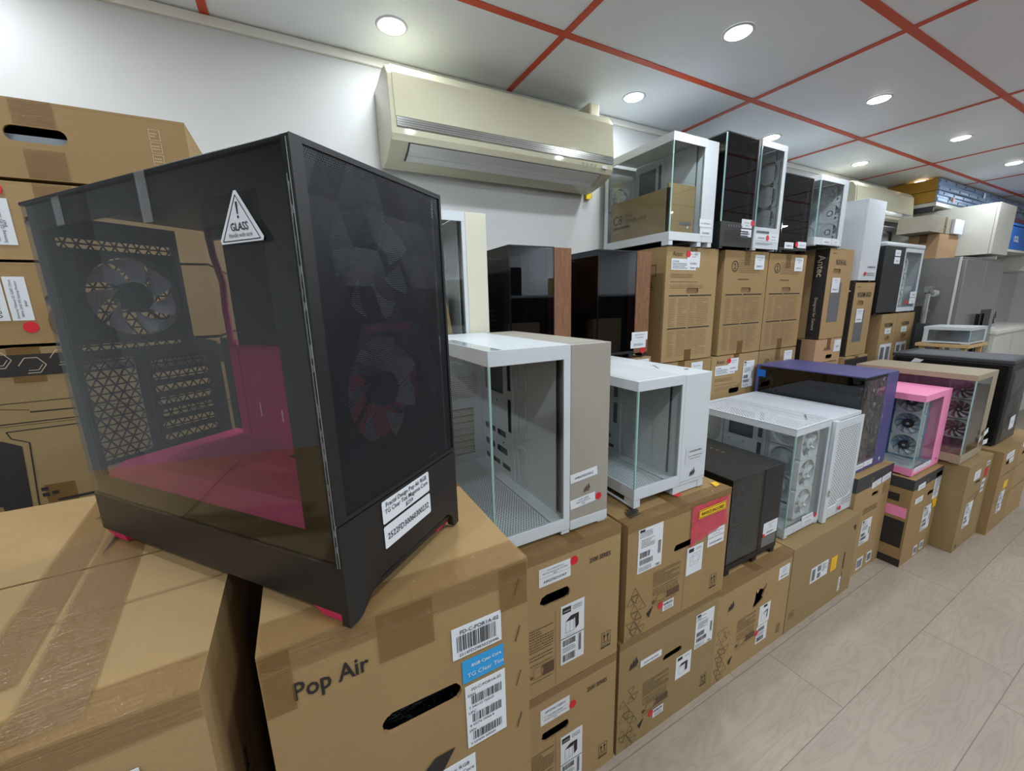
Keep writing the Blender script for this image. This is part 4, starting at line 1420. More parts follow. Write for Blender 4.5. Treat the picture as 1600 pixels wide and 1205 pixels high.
# box I
W, hh = .430, .555
t = carton('tall brown floor carton with a red sticker, under the khaki case', 3.322, .640, 0, W, .56, hh, 'card3', None, holes=[oval(.172, .402, .262, .424, 5, .003, 3)], seed=56, tape='x', front_tape=False)
F = lambda u, v, rot=0.0: face('front', .43, .56, .555, u, v, .0012, rot)
sticker(t, F(.090, .132), .120, .165, 'shipping_label', marks=lambda b: shipping(b, .120, .165, 100), texts=[])
sticker(t, F(.120, .440), .108, .058, 'price_label', texts=[('Antec FLUX', .054, .034, .010, dict(align='CENTER')), ('Khaki $239', .054, .014, .010, dict(align='CENTER'))])
MB().rect(0, 0, .052, .060).ob('red_label', 'red', t, F(.318, .420))
sticker(t, F(.320, .492), .060, .030, 'stock_label', marks=lambda b: b.bars(.006, .006, .046, .018, 6), texts=[])
sticker(t, F(.300, .320), .060, .088, 'stock_label', marks=lambda b: (b.bars(.008, .05, .044, .02, 6), b.bars(.008, .012, .044, .02, 7)), texts=[])
prints(t, F(0, 0), lambda b: (b.line((.10, .33), (.33, .35), .003, .0002), b.line((.215, .29), (.27, .33), .006, .0002), b.line((.205, .22), (.25, .25), .005, .0002), b.rect(.045, .02, .02, .02, .0002)), ('inkbrown',), 'printed_marks')

# box J and K
W, hh = .345, .566
t = carton('tall brown floor carton with a small yellow label, under the biggest black case', 3.762, .600, 0, W, .56, hh, 'card', None, holes=[oval(.085, .458, .170, .488, 5, .003, 3)], seed=57, tape='x', front_tape=False)
F = lambda u, v, rot=0.0: face('front', .345, .56, .566, u, v, .0012, rot)
sticker(t, F(.060, .505), .170, .040, 'price_label', texts=[('Antec FLUX Pro $299', .085, .014, .012, dict(align='CENTER'))])
sticker(t, F(.150, .465), .090, .032, 'serial_label', texts=[('24190', .045, .010, .012, dict(align='CENTER'))])
MB().rect(0, 0, .085, .055).ob('yellow_label', 'yellow', t, F(.150, .285))
sticker(t, F(.110, .120), .110, .150, 'shipping_label', marks=lambda b: shipping(b, .110, .150, 105), texts=[])
prints(t, F(0, 0), lambda b: (b.line((0, .225), (.345, .225), .003, .0002), b.line((0, .395), (.345, .395), .003, .0002)), ('inkbrown',), 'flap_edges')
t = carton('last brown floor carton of the front row, cut by the right edge', 4.112, .600, 0, .40, .36, .566, 'card2', None, holes=[oval(.090, .455, .170, .485, 5, .003, 3)], seed=58, tape='x', front_tape=False)
F = lambda u, v, rot=0.0: face('front', .40, .36, .566, u, v, .0012, rot)
sticker(t, F(.060, .520), .120, .036, 'price_label', texts=[('24190', .06, .012, .012, dict(align='CENTER'))])
prints(t, F(0, 0), lambda b: (b.line((0, .225), (.40, .225), .003, .0002), b.line((0, .395), (.40, .395), .003, .0002)), ('inkbrown',), 'flap_edges')

# ================================================================== CASES ON THE LOWER ROW
# 1: white glass corner, warm grey chamber
c1w, c1d, c1h = .378, .565, .541
t = tower('white glass-cornered case with a wide warm grey front panel, first after the magenta-cored case', .384, .838, H - .6560, c1w, c1d, c1h, .240, cham='greyface', hb=.036, ht=.036, post=.022)
F = lambda u, v, rot=0.0: face('front', c1w, c1d, c1h, u, v, .0012, rot)
MB().box(.241, -.0006, .006, c1w, .02, .036).ob('base_trim', 'white', t, bevel=.0006)
sticker(t, F(.242, .150, .09), .096, .026, 'serial_label', texts=[('A94NC43S105ACJ', .048, .008, .0105, dict(align='CENTER', sx=.82, bold=.006))])
sticker(t, F(.242, .070, .08), .090, .028, 'price_label', texts=[('Corsair 6500X', .046, .019, .0066, dict(align='CENTER')), ('White E-ATX Case', .046, .0115, .0066, dict(align='CENTER')), ('$309', .046, .004, .006, dict(align='CENTER'))])
dot(t, F(.343, .088), .011)
prints(t, F(0, 0), lambda b: sails(b, .288, .116, .024), ('inkbrown',), 'emblem')
MB().box(.242, .03, c1h, c1w - .004, c1d - .01, c1h + .0012).ob('chamber_lid', 'greyface', t)
MB().box(.001, .001, c1h + .002, .04, c1d * .6, c1h + .0028).ob('clear_cover', 'glass', t)
# 2: all white
c2w, c2d, c2h = .345, .53, .420
t = tower('all white computer case with a sail emblem, on the pink pouch carton', .893, .857, H - .6695, c2w, c2d, c2h, .213, hb=.040, ht=.030, foot=.028, top='white')
F = lambda u, v, rot=0.0: face('front', c2w, c2d, c2h, u, v, .0012, rot)
MB().box(.214, .004, 0, c2w, .10, .028).ob('chamber_plinth', 'white', t)
MB().box(.012, .02, c2h + .0021, .20, c2d - .03, c2h + .003).ob('dust_filter', 'inner', t)
sticker(t, F(.236, .100), .098, .062, 'price_label', 'whiteplastic', texts=[('A9F0Z000019802', .049, .042, .0105, dict(align='CENTER', sx=.84)), ('Corsair 3500X RS-R White', .049, .026, .0066, dict(align='CENTER')), ('Mid ATX Case $219', .049, .016, .0066, dict(align='CENTER'))])
prints(t, F(0, 0), lambda b: sails(b, .262, .056, .028), ('ink',), 'emblem')
prints(t, F(0, 0), lambda b: b.line((.214, .040), (c2w, .040), .0008, .0001), ('inkgrey',), 'seam')
prints(t, face('top', c2w, c2d, c2h, 0, 0, .001), lambda b: [b.rect(.25 + .012 * k, .15 + .02 * k, .006, .012, .0001) for k in range(3)] and b.rect(.30, .07, .016, .012, .0001), ('inkgrey',), 'top_ports')
b = MB()
b.tube([(.004, .20, .028), (.004, .16, .026), (.004, .13, .006), (.004, .02, .003)], .004)
b.ob('bracket_foot', 'white', t)
# 3: small black
c3w, c3d, c3h = .352, .55, .415
t = tower('small black computer case with smoky glass front, on the torn-hole carton', 1.398, .843, H - 1.106, c3w, c3d, c3h, .215, frame='black', cham='black', gl='glassmid', gs='glassdark',
          inner='charcoal', hb=.02, ht=.004, post=.004, foot=.022, top='black', rear='black', floor='black', recess='black', edge='blackgloss', back_strip=.02)
F = lambda u, v, rot=0.0: face('front', c3w, c3d, c3h, u, v, .0012, rot)
for zc in (.11, .24, .35):
    fan(t, XZ(.105, .034, zc), .118, 'black', 'bladedark', 'charcoal', 7)
label2(t, F, .240, .100, 'Corsair 2500X mATX', 'Black Case', '$189', 'A9A0C4201', w=.104, h=.062)
MB().rect(0, 0, .10, .046).ob('clear_tape', 'clear', t, F(.238, .050))
dot(t, F(.246, .105) @ Matrix.Translation((0, 0, .001)), .009)
tp = MB(face('top', c3w, c3d, c3h, 0, 0, .0006))
tp.frame2d(.23, .14, .022, .010, .0012, .0001, 1)
for k in range(3):
    tp.rect(.236 + .0, .20 + .030 * k, .008, .012, .0002, 0)
tp.ob('top_ports', ['gold', 'inkgrey'], t)
prints(t, face('top', c3w, c3d, c3h, 0, 0, .0006), lambda b: b.line((.216, 0), (.216, c3d), .0012, .0001), ('ink',), 'seam')

# 4: large white twin chamber with slotted side front
c4w, c4d, c4h = .590, .53, .530
t = tower('large white computer case with three white fans and a slotted right front', 1.862, .866, H - 1.1050, c4w, c4d, c4h, .300, hb=.040, ht=.032, post=.018, foot=.010, top_perf='perftop', back_strip=.02)
F = lambda u, v, rot=0.0: face('front', c4w, c4d, c4h, u, v, .0012, rot)
for zc in (.125, .275, .425):
    fan(t, YZ(.268, .175, zc), .146, 'bladewhite', 'glass', 'white', 7, hub_s=.17, blade_fill=.2)
for zc in (.125, .275, .425):
    fo = fan(t, XZ(.185, .026, zc), .148, 'white', 'bladewhite', 'white', 7, hub_s=.17, blade_fill=.12, logo=None)
    prints(fo, mv(-.008, -.008, .0012), lambda b: sails(b, 0, 0, .016), ('inkgrey',), 'hub_emblem')
pf = MB()
pf.plate([(0, 0), (.262, 0), (.262, .505), (0, .505)], [[(.018, .055), (.100, .055), (.115, .075), (.215, .075), (.235, .100), (.235, .470), (.018, .470)]], .006, 0)
pf.ob('slotted_panel_frame', 'white', t, F(.338, .006) @ Matrix.Translation((0, 0, .010)), bevel=.001)
MB().rect(.014, .050, .225, .424).ob('slotted_panel_mesh', 'perffront', t, XZ(.338, -.0085, .006))
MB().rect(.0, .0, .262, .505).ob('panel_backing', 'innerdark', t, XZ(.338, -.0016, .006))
ft = MB()
ft.box(0, -.018, -.006, .030, 0, .515)
ft.ob('open_side_trim', 'white', t, Matrix.Translation((.302, -.001, .006)) @ Matrix.Rotation(-.10, 4, 'Z'), bevel=.001)
MB().rect(0, 0, .020, .034).ob('yellowed_tape', 'tape', t, F(.304, .140) @ Matrix.Translation((0, 0, .022)))
sticker(t, F(.140, .050), .10, .024, 'price_label', texts=[('Corsair 5000X White $399', .05, .009, .0072, dict(align='CENTER'))])
sticker(t, F(.150, .026), .10, .022, 'serial_label', texts=[('A50R730210022', .05, .007, .0085, dict(align='CENTER'))])
dot(t, F(.262, .052) @ Matrix.Translation((0, 0, .001)), .012)
dot(t, F(.462, .040) @ Matrix.Translation((0, 0, .018)), .012)
prints(t, F(.478, .050) @ Matrix.Translation((0, 0, .0168)), lambda b: b.fine(0, 0, .09, .045, 3, 7, .0001, 0, .3), ('inkgrey',), 'printed_marks')
MB().rect(0, 0, c4w - .31, c4d - .06).ob('chamber_top_mesh', 'perftop', t, Matrix.Translation((.305, .03, c4h + .0015)))
hd = MB()
for k in range(4):
    hd.rect(.195 + .022 * k, .06 + .012 * k, .012, .008, 0, 0)
hd.ob('top_ports', 'inkgrey', t, Matrix.Translation((0, 0, c4h + .003)))
# 5: purple
c5w, c5d, c5h = .388, .54, .526
t = tower('purple-topped computer case with dark glass and crinkled film on its front', 2.458, .872, H - .938, c5w, c5d, c5h, .255, frame='purple', cham='purple', gl='glassmid', gs='glassdark', inner='charcoal',
          hb=.055, ht=.004, post=.004, foot=.004, top='purple', rear='charcoal', floor='black', recess='black', edge='blackgloss', back_strip=.02, group=None)
F = lambda u, v, rot=0.0: face('front', c5w, c5d, c5h, u, v, .0012, rot)
for zc in (.15, .285, .42):
    fan(t, XZ(.125, .045, zc), .12, 'black', 'blade', 'charcoal', 7)
b = MB()
rr = random.Random(2)
g = [[(.01 + .235 * i / 10, .06 + .45 * j / 18, rr.uniform(0, .010)) for j in range(19)] for i in range(11)]
for i in range(10):
    for j in range(18):
        b.add([g[i][j], g[i + 1][j], g[i + 1][j + 1], g[i][j + 1]], [(0, 1, 2), (0, 2, 3)])
b.ob('protective_film', 'film', t, F(0, 0))
sticker(t, F(.018, .022), .112, .030, 'price_label', texts=[('Thermaltake CTE $239', .056, .010, .009, dict(align='CENTER'))])
sticker(t, F(.134, .024), .100, .030, 'serial_label', texts=[('CA1Y5', .05, .010, .009, dict(align='CENTER'))])
prints(t, F(0, 0), lambda b: b.poly([(.315, .020), (.325, .044), (.306, .044)], .0002), ('label',), 'emblem')
s = MB().rect(0, 0, .048, .042).ob('blue_sticker', 'bluebox', t, face('left', c5w, c5d, c5h, .012, c5h - .068, .0012))
fan(t, XZ(.10, c5d - .034, .40), .12, 'black', 'blade', 'charcoal', 9)
# 6: pink
c6w, c6d, c6h = .380, .46, .462
t = tower('bright pink case with clear glass corner and round-hubbed fans, on the Edition carton', 2.915, .766, H - 1.0085, c6w, c6d, c6h, .275, frame='pink', cham='pink', gl='glass', gs='glass', inner='cyanmetal',
          hb=.040, ht=.034, post=.006, foot=.004, top='pink', rear='cyanmetal', floor='inner', recess='cyanmetal', edge='glassedge')
F = lambda u, v, rot=0.0: face('front', c6w, c6d, c6h, u, v, .0012, rot)
for zc in (.108, .243, .378):
    fan(t, YZ(.228, .120, zc), .134, 'bladewhite', 'blade', 'black', 9, hub_s=.20, blade_fill=.8, logo='tt')
b = MB()
rr = random.Random(4)
g = [[(.02 + .21 * i / 8, .02 + .34 * j / 10, .046 + rr.uniform(0, .030) * (1 - i / 12)) for j in range(11)] for i in range(9)]
for i in range(8):
    for j in range(10):
        b.add([g[i][j], g[i + 1][j], g[i + 1][j + 1], g[i][j + 1]], [(0, 1, 2), (0, 2, 3)])
b.ob('plastic_wrap', 'film', t)
sticker(t, F(.02, .022, .0), .12, .026, 'price_label', texts=[('Thermaltake View 270', .06, .009, .009, dict(align='CENTER'))])
sticker(t, F(.145, .024, .0), .11, .026, 'serial_label', texts=[('Pink $169', .055, .009, .009, dict(align='CENTER'))])
prints(t, F(0, 0), lambda b: b.poly([(.330, .030), (.338, .048), (.322, .048)], .0002), ('maroon',), 'emblem')
# 7: khaki
c7w, c7d, c7h = .365, .555, .525
t = tower('khaki case with rosy tinted interior and small white tags hanging at its front corner', 3.300, .680, H - .99, c7w, c7d, c7h, .275, frame='khaki', cham='khaki', gl='glasssmoke', gs='glasslite', inner='maroon',
          hb=.050, ht=.030, post=.006, foot=.004, top='khaki', rear='maroon', floor='salmon', recess='salmon', edge='glassedge')
F = lambda u, v, rot=0.0: face('front', c7w, c7d, c7h, u, v, .0012, rot)
for zc in (.15, .275, .40):
    fan(t, YZ(.250, .105, zc), .118, 'blade', 'blade', 'black', 9, hub_s=.15, blade_fill=.7, logo='tt')
b = MB()
b.plate(rrect(0, 0, .070, .032, .002), [], .0006, 0, F(.300, .120, .25) @ Matrix.Translation((0, 0, .010)))
b.plate(rrect(0, 0, .085, .030, .002), [], .0006, 0, F(.290, .070, -.05) @ Matrix.Translation((0, 0, .014)))
b.plate([(0, 0), (.028, .012), (.03, .040), (.008, .030)], [], .0006, 0, F(.240, .090) @ Matrix.Translation((0, 0, .006)))
b.ob('paper_tags', 'label', t)
MB().rect(0, 0, .05, .038).ob('blue_sticker', 'bluebox', t, face('left', c7w, c7d, c7h, .022, c7h - .058, .0012))
# 8: big black
c8w, c8d, c8h = .40, .57, .558
t = thing('computer_case', 'biggest black computer case, plain dark side, at the right end of the lower row', 'computer case', (3.835, .655, H - .9815))
b = MB()
b.box(0, .004, .012, c8w, c8d, c8h - .028)
b.ob('case_body', 'black', t, bevel=.004)
b = MB()
b.box(-.004, 0, c8h - .026, c8w + .002, c8d + .006, c8h)
b.ob('top_cover', 'charcoal', t, bevel=.005)
MB().rect(.02, .03, c8w - .05, c8d - .08).ob('top_mesh', 'inkgrey', t, Matrix.Translation((0, 0, c8h + .0008)))
MB().box(-.002, .02, .03, .0, c8d - .02, c8h - .034).ob('glass_side', 'blackgloss', t)
b = MB()
rr = random.Random(12)
g = [[(.01 + .38 * i / 8, .04 + .46 * j / 12, rr.uniform(.002, .012)) for j in range(13)] for i in range(9)]
for i in range(8):
    for j in range(12):
        b.add([g[i][j], g[i + 1][j], g[i + 1][j + 1], g[i][j + 1]], [(0, 1, 2), (0, 2, 3)])
b.ob('protective_film', 'film', t, face('front', c8w, c8d, c8h))
sticker(t, face('front', c8w, c8d, c8h, .12, .10, .014, .05), .10, .085, 'price_label', texts=[('24190', .05, .04, .014, dict(align='CENTER'))])
for fx in (.01, c8w - .05):
    for fy in (.02, c8d - .07):
        MB().box(fx, fy, 0, fx + .04, fy + .05, .012).ob('foot', 'black', t)
MB().poly([(0, 0), (.05, .004), (.066, .022), (.02, .03)]).ob('torn_label', 'label', t, Matrix.Translation((-.0025, c8d - .10, c8h - .06)) @ Matrix(((0, 0, -1, 0), (-1, 0, 0, 0), (0, 1, 0, 0), (0, 0, 0, 1))))

# ================================================================== BACK ROW
BY = 1.44
def antec_front(t, w, d, h, kind, price):
    F = lambda u, v, rot=0.0, off=.0012: face('front', w, d, h, u, v, off, rot)
    if kind == 'name':
        text('Antec', t, F(.042, h - .045), .034, 'ink', 'printed_name', .0, sx=.95)
        dot(t, F(.158, h - .033, 0, .0024), .016)
        sticker(t, F(.036, h - .112), .185, .055, 'product_label', marks=lambda b: (b.fine(.008, .006, .11, .030, 4, 3), b.bars(.140, .008, .036, .038, 4)), texts=[('C5 ARGB', .008, .038, .011, dict(bold=.01))])
        sticker(t, F(.150, h - .098, 0, .002), .098, .078, 'price_label', texts=[('Antec C5 ARGB', .049, .062, .008, dict(align='CENTER')), ('Case $149', .049, .050, .008, dict(align='CENTER')), ('241900571', .049, .014, .014, dict(align='CENTER', sx=.9))])
        prints(t, F(0, 0), lambda b: ([b.frame2d(.038 + .021 * k, h - .150, .014, .018, .0018, .0001) for k in range(8)], b.rect(.036, h - .172, .21, .002, .0001), b.fine(.034, h - .205, .25, .022, 3, 9, .0001, 0, .25)), ('inkbrown',), 'care_symbols')
    else:
        ring = MB()
        n = 28
        ring.plate([(.030 * math.cos(2 * PI * i / n), .030 * math.sin(2 * PI * i / n)) for i in range(n)], [[(.024 * math.cos(2 * PI * i / n), .024 * math.sin(2 * PI * i / n)) for i in range(n)]], 0, 0)
        rg = ring.ob('guarantee_badge', 'ink', t, F(.094, h - .085))
        text('2', rg, mv(-.012, -.015, .0003), .044, 'ink', 'lettering', .01)
        prints(t, F(0, 0), lambda b: (b.fine(.130, h - .120, .20, .075, 7, 12, .0001, 0, .28), b.fine(.13, h - .160, .12, .010, 1, 2, .0001, 0, .6)), ('inkbrown',), 'printed_marks')
        sticker(t, F(w - .135, h - .100, 0, .002), .094, .082, 'price_label', texts=[('Antec FLUX ARGB', .047, .064, .008, dict(align='CENTER')), ('Case $169', .047, .052, .008, dict(align='CENTER')), (price, .047, .014, .014, dict(align='CENTER', sx=.9))])
    def table(b):
        for (v, hh) in ((.340, .155), (.172, .145)):
            b.rect(.030, v, w * .44 - .03, .006, .0001, 0)
            b.rect(w * .47, v, w * .44, .006, .0001, 0)
            for (u0, ww, s) in ((.034, w * .12, 1), (w * .26, w * .17, 2), (w * .48, w * .12, 3), (w * .62, w * .24, 4)):
                b.fine(u0, v - hh, ww, hh - .008, 15, s + int(v * 100), .0001, 1, .22)
            b.line((w * .455, v), (w * .455, v - hh), .001, .0001, 1)
    if h > .5:
        prints(t, F(0, 0), table, ('ink', 'inkbrown'), 'printed_table')

def stack_pair(label, x, z, w, h, kind, price, mat='card', d=.48, y=BY, grp=None, hole=True, seed=0):
    hs = [oval(w * .40, .352, w * .64, .382, 5, .001, seed)] if hole else []
    t = carton(label, x, y, z, w, d, h, mat, grp, holes=hs, seed=seed, jit=.002, fill='flap')
    antec_front(t, w, d, h, kind, price)
    return t

t = stack_pair('tall brown carton with a wide product label and icons, left of the badge cartons', 1.652, H - .330, .398, .583, 'name', '', 'card2', seed=60)
prints(t, face('left', .398, .48, .583, 0, 0, .001), lambda b: (b.frame2d(.27, .44, .07, .06, .004, .0001), b.cyl(.02, 0, .0002, 16, 0, c=(.305, .47)), b.frame2d(.36, .44, .06, .06, .004, .0001), b.fine(.29, .37, .12, .05, 4, 2, .0001), b.fine(.33, .14, .05, .08, 6, 2, .0001)), ('inkbrown',), 'printed_marks')
stack_pair('left of two matching tall brown cartons with a number 2 badge and spec table', 2.108, H - .330, .408, .583, 'badge', '244602154', 'card', seed=61, grp='badge cartons of the back row')
stack_pair('right of two matching tall brown cartons with a number 2 badge and spec table', 2.524, H - .330, .412, .580, 'badge', '244602155', 'card', seed=62, grp='badge cartons of the back row')
# row beneath
LZ2 = H - .334
t = carton('brown carton with one white price label, just behind the all white case', 1.560, BY, LZ2 - .61, .50, .48, .608, 'card', None, seed=63)
sticker(t, face('front', .50, .48, .608, .33, .515, .002), .095, .080, 'price_label', texts=[('Antec C8 Case', .047, .056, .009, dict(align='CENTER')), ('241900577', .047, .016, .015, dict(align='CENTER'))])
t = carton('brown carton with three white labels and a hand hole, behind the white slotted case', 2.066, BY, LZ2 - .61, .448, .48, .608, 'card2', None, holes=[oval(.18, .372, .28, .405, 5)], seed=64)
antec_front(t, .448, .48, .608, 'name', '')
sticker(t, face('front', .448, .48, .608, .300, .395, .003), .110, .165, 'shipping_label', marks=lambda b: shipping(b, .110, .165, 7), texts=[])
t = carton('brown carton with a number 2 badge partly hidden behind the purple case', 2.520, BY, LZ2 - .61, .415, .48, .608, 'card3', None, seed=65)
antec_front(t, .415, .48, .608, 'badge', '244602149')
for i, x in enumerate((1.560, 2.066, 2.520)):
    carton(('left', 'middle', 'right')[i] + ' plain brown carton hidden at the bottom of the back row', x, BY, 0, (.50, .448, .415)[i], .48, LZ2 - .614, 'card', 'hidden bottom cartons of the back row', seed=66 + i)

# the two black-banded tall cartons
def banded(label, x, y, z, w, h, model, price, seed, d=.42):
    t = carton(label, x, y, z, w, d, h, 'card2', None, holes=[oval(w * .20, h - .165, w * .52, h - .130, 5, .001, seed)], seed=seed, jit=.001, fill='flap', front_tape=False)
    L = lambda u, v, off=.0012, rot=0.0: face('left', w, d, h, u, v, off, rot)
    F = lambda u, v, off=.0012, rot=0.0: face('front', w, d, h, u, v, off, rot)
    bd = MB().rect(0, 0, .085, h).ob('dark_band', 'ink', t, L(d - .087, 0))
    text('Antec', bd, mv(.022, h - .04, .0006, -PI / 2), .060, 'inkwhite', 'lettering', .01)
    text('Designed for Gamers', bd, mv(.030, h - .32, .0006, -PI / 2), .026, 'inkwhite', 'lettering')
    MB().rect(0, 0, .16, h * .62).ob('printed_case_picture', 'inkbrown', t, L(.10, h * .20))
    text(model, t, F(w * .5, h - .105), .052, 'ink', 'printed_name', .01, 'CENTER', sx=.62 if len(model) > 7 else .8)
    text('Antec', t, F(w * .12, h - .035), .018, 'inkbrown', 'printed_name')
    sticker(t, F(w * .22, h - .290, .002), .105, .100, 'price_label', texts=[(model, .052, .080, .010, dict(align='CENTER')), ('$99', .052, .064, .010, dict(align='CENTER')), (price, .052, .016, .016, dict(align='CENTER'))])
    MB().rect(0, 0, w * .44, h * .44).ob('printed_case_picture', 'inkgrey', t, F(w * .20, h * .19))
    return t
banded('tallest brown carton with a black side band, right of the badge cartons', 3.198, 1.43, H - .305, .330, .608, 'NX416L', '244602119', 70)
banded('shorter brown carton with a black side band, under the plain white case', 3.594, 1.42, H - .457, .305, .538, 'NX500M ARGB', '241900342', 71)
t = carton('pinkish brown carton with a black side patch, under the tall black-banded carton', 3.165, 1.43, H - .308 - .60, .36, .42, .598, 'card4', None, holes=[oval(.16, .455, .25, .485, 5)], seed=72)
text('Antec', t, face('front', .36, .42, .598, .12, .515, .0012), .042, 'ink', 'printed_name')
sticker(t, face('front', .36, .42, .598, .255, .500, .002), .095, .085, 'price_label', texts=[('24190', .047, .03, .016, dict(align='CENTER'))])
MB().rect(0, 0, .13, .60).ob('dark_patch', 'ink', t, face('left', .36, .42, .598, .20, -.002, .0012))
prints(t, face('front', .36, .42, .598, 0, 0, .0012), lambda b: (b.rect(.05, .430, .13, .005, .0001), b.rect(.19, .430, .13, .005, .0001)), ('ink',), 'printed_marks')
carton('plain brown carton hidden beneath the pinkish carton', 3.165, 1.43, 0, .36, .42, H - .912, 'card', None, seed=73)
t = carton('low brown carton with a thick black stripe, behind the khaki case', 3.545, 1.40, H - .461 - .14, .36, .44, .138, 'card2', None, seed=74)
MB().rect(0, 0, .36, .055).ob('dark_band', 'ink', t, face('front', .36, .44, .138, 0, .07, .0012))
carton('plain brown carton hidden beneath the low striped carton', 3.545, 1.40, 0, .36, .44, H - .605, 'card', None, seed=75)
for i, (x0, w_) in enumerate(((4.108, .286), (4.400, .340))):
    t = carton(('left', 'right')[i] + ' of the two small matching cartons under the half black, half glass case', x0, 1.42, H - .163 - .50, w_, .40, .498, 'card2', 'small matching cartons at the far end', holes=[oval(w_ * .36, .280, w_ * .66, .318, 5, .001, i)], seed=76 + i, jit=.001, fill='flap', front_tape=False)
    F = lambda u, v, off=.0012, w_=w_: face('front', w_, .40, .498, u, v, off)
    text('NX300M', t, F(w_ / 2, .395), .046, 'ink', 'printed_name', .01, 'CENTER', sx=.85)
    sticker(t, F(w_ * .3, .338, .002), .11, .045, 'price_label', texts=[('241900', .055, .016, .016, dict(align='CENTER'))])
    sticker(t, F(w_ * .14, .090, .002), .21, .165, 'barcode_label', marks=lambda b: (b.bars(.02, .02, .07, .12, 3), b.bars(.12, .02, .07, .12, 4)), texts=[])
    carton('plain brown carton hidden under the ' + ('left', 'right')[i] + ' small matching carton', x0, 1.42, 0, w_, .40, H - .667, 'card', 'hidden cartons under the small matching cartons', seed=79 + i)

# ---- cases on the back row (upper shelf of cartons)
def kit(label, x, y, z, w, h, rz=0.0, d=.045, txt=None):
    t = carton(label, x, y, z, w, d, h, 'card3', None, rz=rz, jit=.0005, tape='x', front_tape=False, tapew=.02, cat='box')
    return t

# big white with the C8 carton inside
cw, cd, ch = .325, .47, .498
X8, Y8, Z8 = 1.637, 1.42, H + .2545
t = tower('big white glass computer case with a flat brown carton standing inside', X8, Y8, Z8, cw, cd, ch, .238, hb=.040, ht=.036, post=.014, foot=.022, top='white')
F = lambda u, v, rot=0.0: face('front', cw, cd, ch, u, v, .0012, rot)
sticker(t, F(.215, .096), .095, .038, 'price_label', texts=[('Antec C8 White $219', .047, .014, .008, dict(align='CENTER'))])
sticker(t, F(.222, .052), .090, .034, 'serial_label', texts=[('242009820', .045, .010, .013, dict(align='CENTER'))])
fan(t, XZ(.09, cd - .034, .30), .13, 'white', 'bladewhite', 'white', 9, hub_s=.16)
tv = MB()
for i in range(3):
    tv.rect(.02, .04 + .135 * i, .12, .118, 0, 0)
tv.ob('top_vents', 'perfwhite', t, Matrix.Translation((.01, .01, ch - .002)))
kt = thing('cardboard_box', 'flat brown carton reading FULL TOWER CASE, inside the big white glass case', 'box', (X8 + .012, Y8 + .025, Z8 + .064))
kw, kd, kh = .190, .400, .205
b = MB()
b.box(0, 0, 0, kw, .012, kh * 1.1)
b.box(0, 0, 0, .012, kd, kh)
b.box(.012, .012, 0, kw * .9, kd, .01)
b.ob('carton_shell', 'card3', kt, bevel=.0008)
Lk = lambda u, v: face('left', kw, kd, kh, u, v, .001)
text('C8', kt, Lk(.018, .088), .068, 'ink', 'printed_name', .012, sx=.9)
prints(kt, Lk(0, 0), lambda b: (b.rect(.098, .085, .002, .050, .0001), b.fine(.018, .060, .150, .014, 1, 2, .0001, 0, 1.0), b.fine(.018, .015, .06, .03, 3, 3, .0001, 0, .15)), ('ink',), 'printed_marks')
text('FULL', kt, Lk(.112, .118), .026, 'ink', 'printed_name')
text('TOWER CASE', kt, Lk(.112, .088), .026, 'ink', 'printed_name', sx=.95)
MB().rect(.085, .040, .085, .014, 0).ob('printed_marks', 'inkgrey', kt, face('front', kw, kd, kh, 0, 0, .001))
MB().cyl(.006, 0, .0004, 16).ob('round_sticker', 'label', kt, face('front', kw, kd, kh, .145, .030, .0012))

# narrow black
t = tower('narrow black glass case on the top row, directly right of the big white one', 2.020, 1.42, H + .2545, .283, .47, .560, .270, frame='black', cham='black', gl='glassmid', gs='glassmid', inner='charcoal',
          hb=.125, ht=.004, post=.003, foot=.010, top='black', rear='charcoal', floor='black', recess='black', edge='glassedge', back_strip=.02)
F = lambda u, v, rot=0.0: face('front', .283, .47, .56, u, v, .0012, rot)
for zc in (.19, .315, .44):
    fan(t, YZ(.262, .085, zc), .122, 'innerdark', 'inner', 'innerdark', 9, hub_s=.15, blade_fill=.3)
b = MB()
for k in range(6):
    b.rect(.04, .022 + .011 * k, .20, .006, .0, 0)
b.ob('front_slots', 'ink', t, F(0, .012))
prints(t, F(0, 0), lambda b: [b.rect(.06 + .022 * k, .112, .011, .011, .0002) for k in range(6)], ('inkgrey',), 'front_ports')
sticker(t, F(.175, .112), .095, .045, 'price_label', texts=[('Thermaltake', .047, .025, .009, dict(align='CENTER')), ('$149', .047, .010, .009, dict(align='CENTER'))])
sticker(t, F(.175, .066), .095, .040, 'serial_label', texts=[('244602554', .047, .012, .014, dict(align='CENTER'))])
dot(t, F(.272, .140) @ Matrix.Translation((0, 0, .001)), .016)
kit('small brown carton lying inside the narrow black glass case', 2.050, 1.60, H + .2545 + .075, .20, .085)
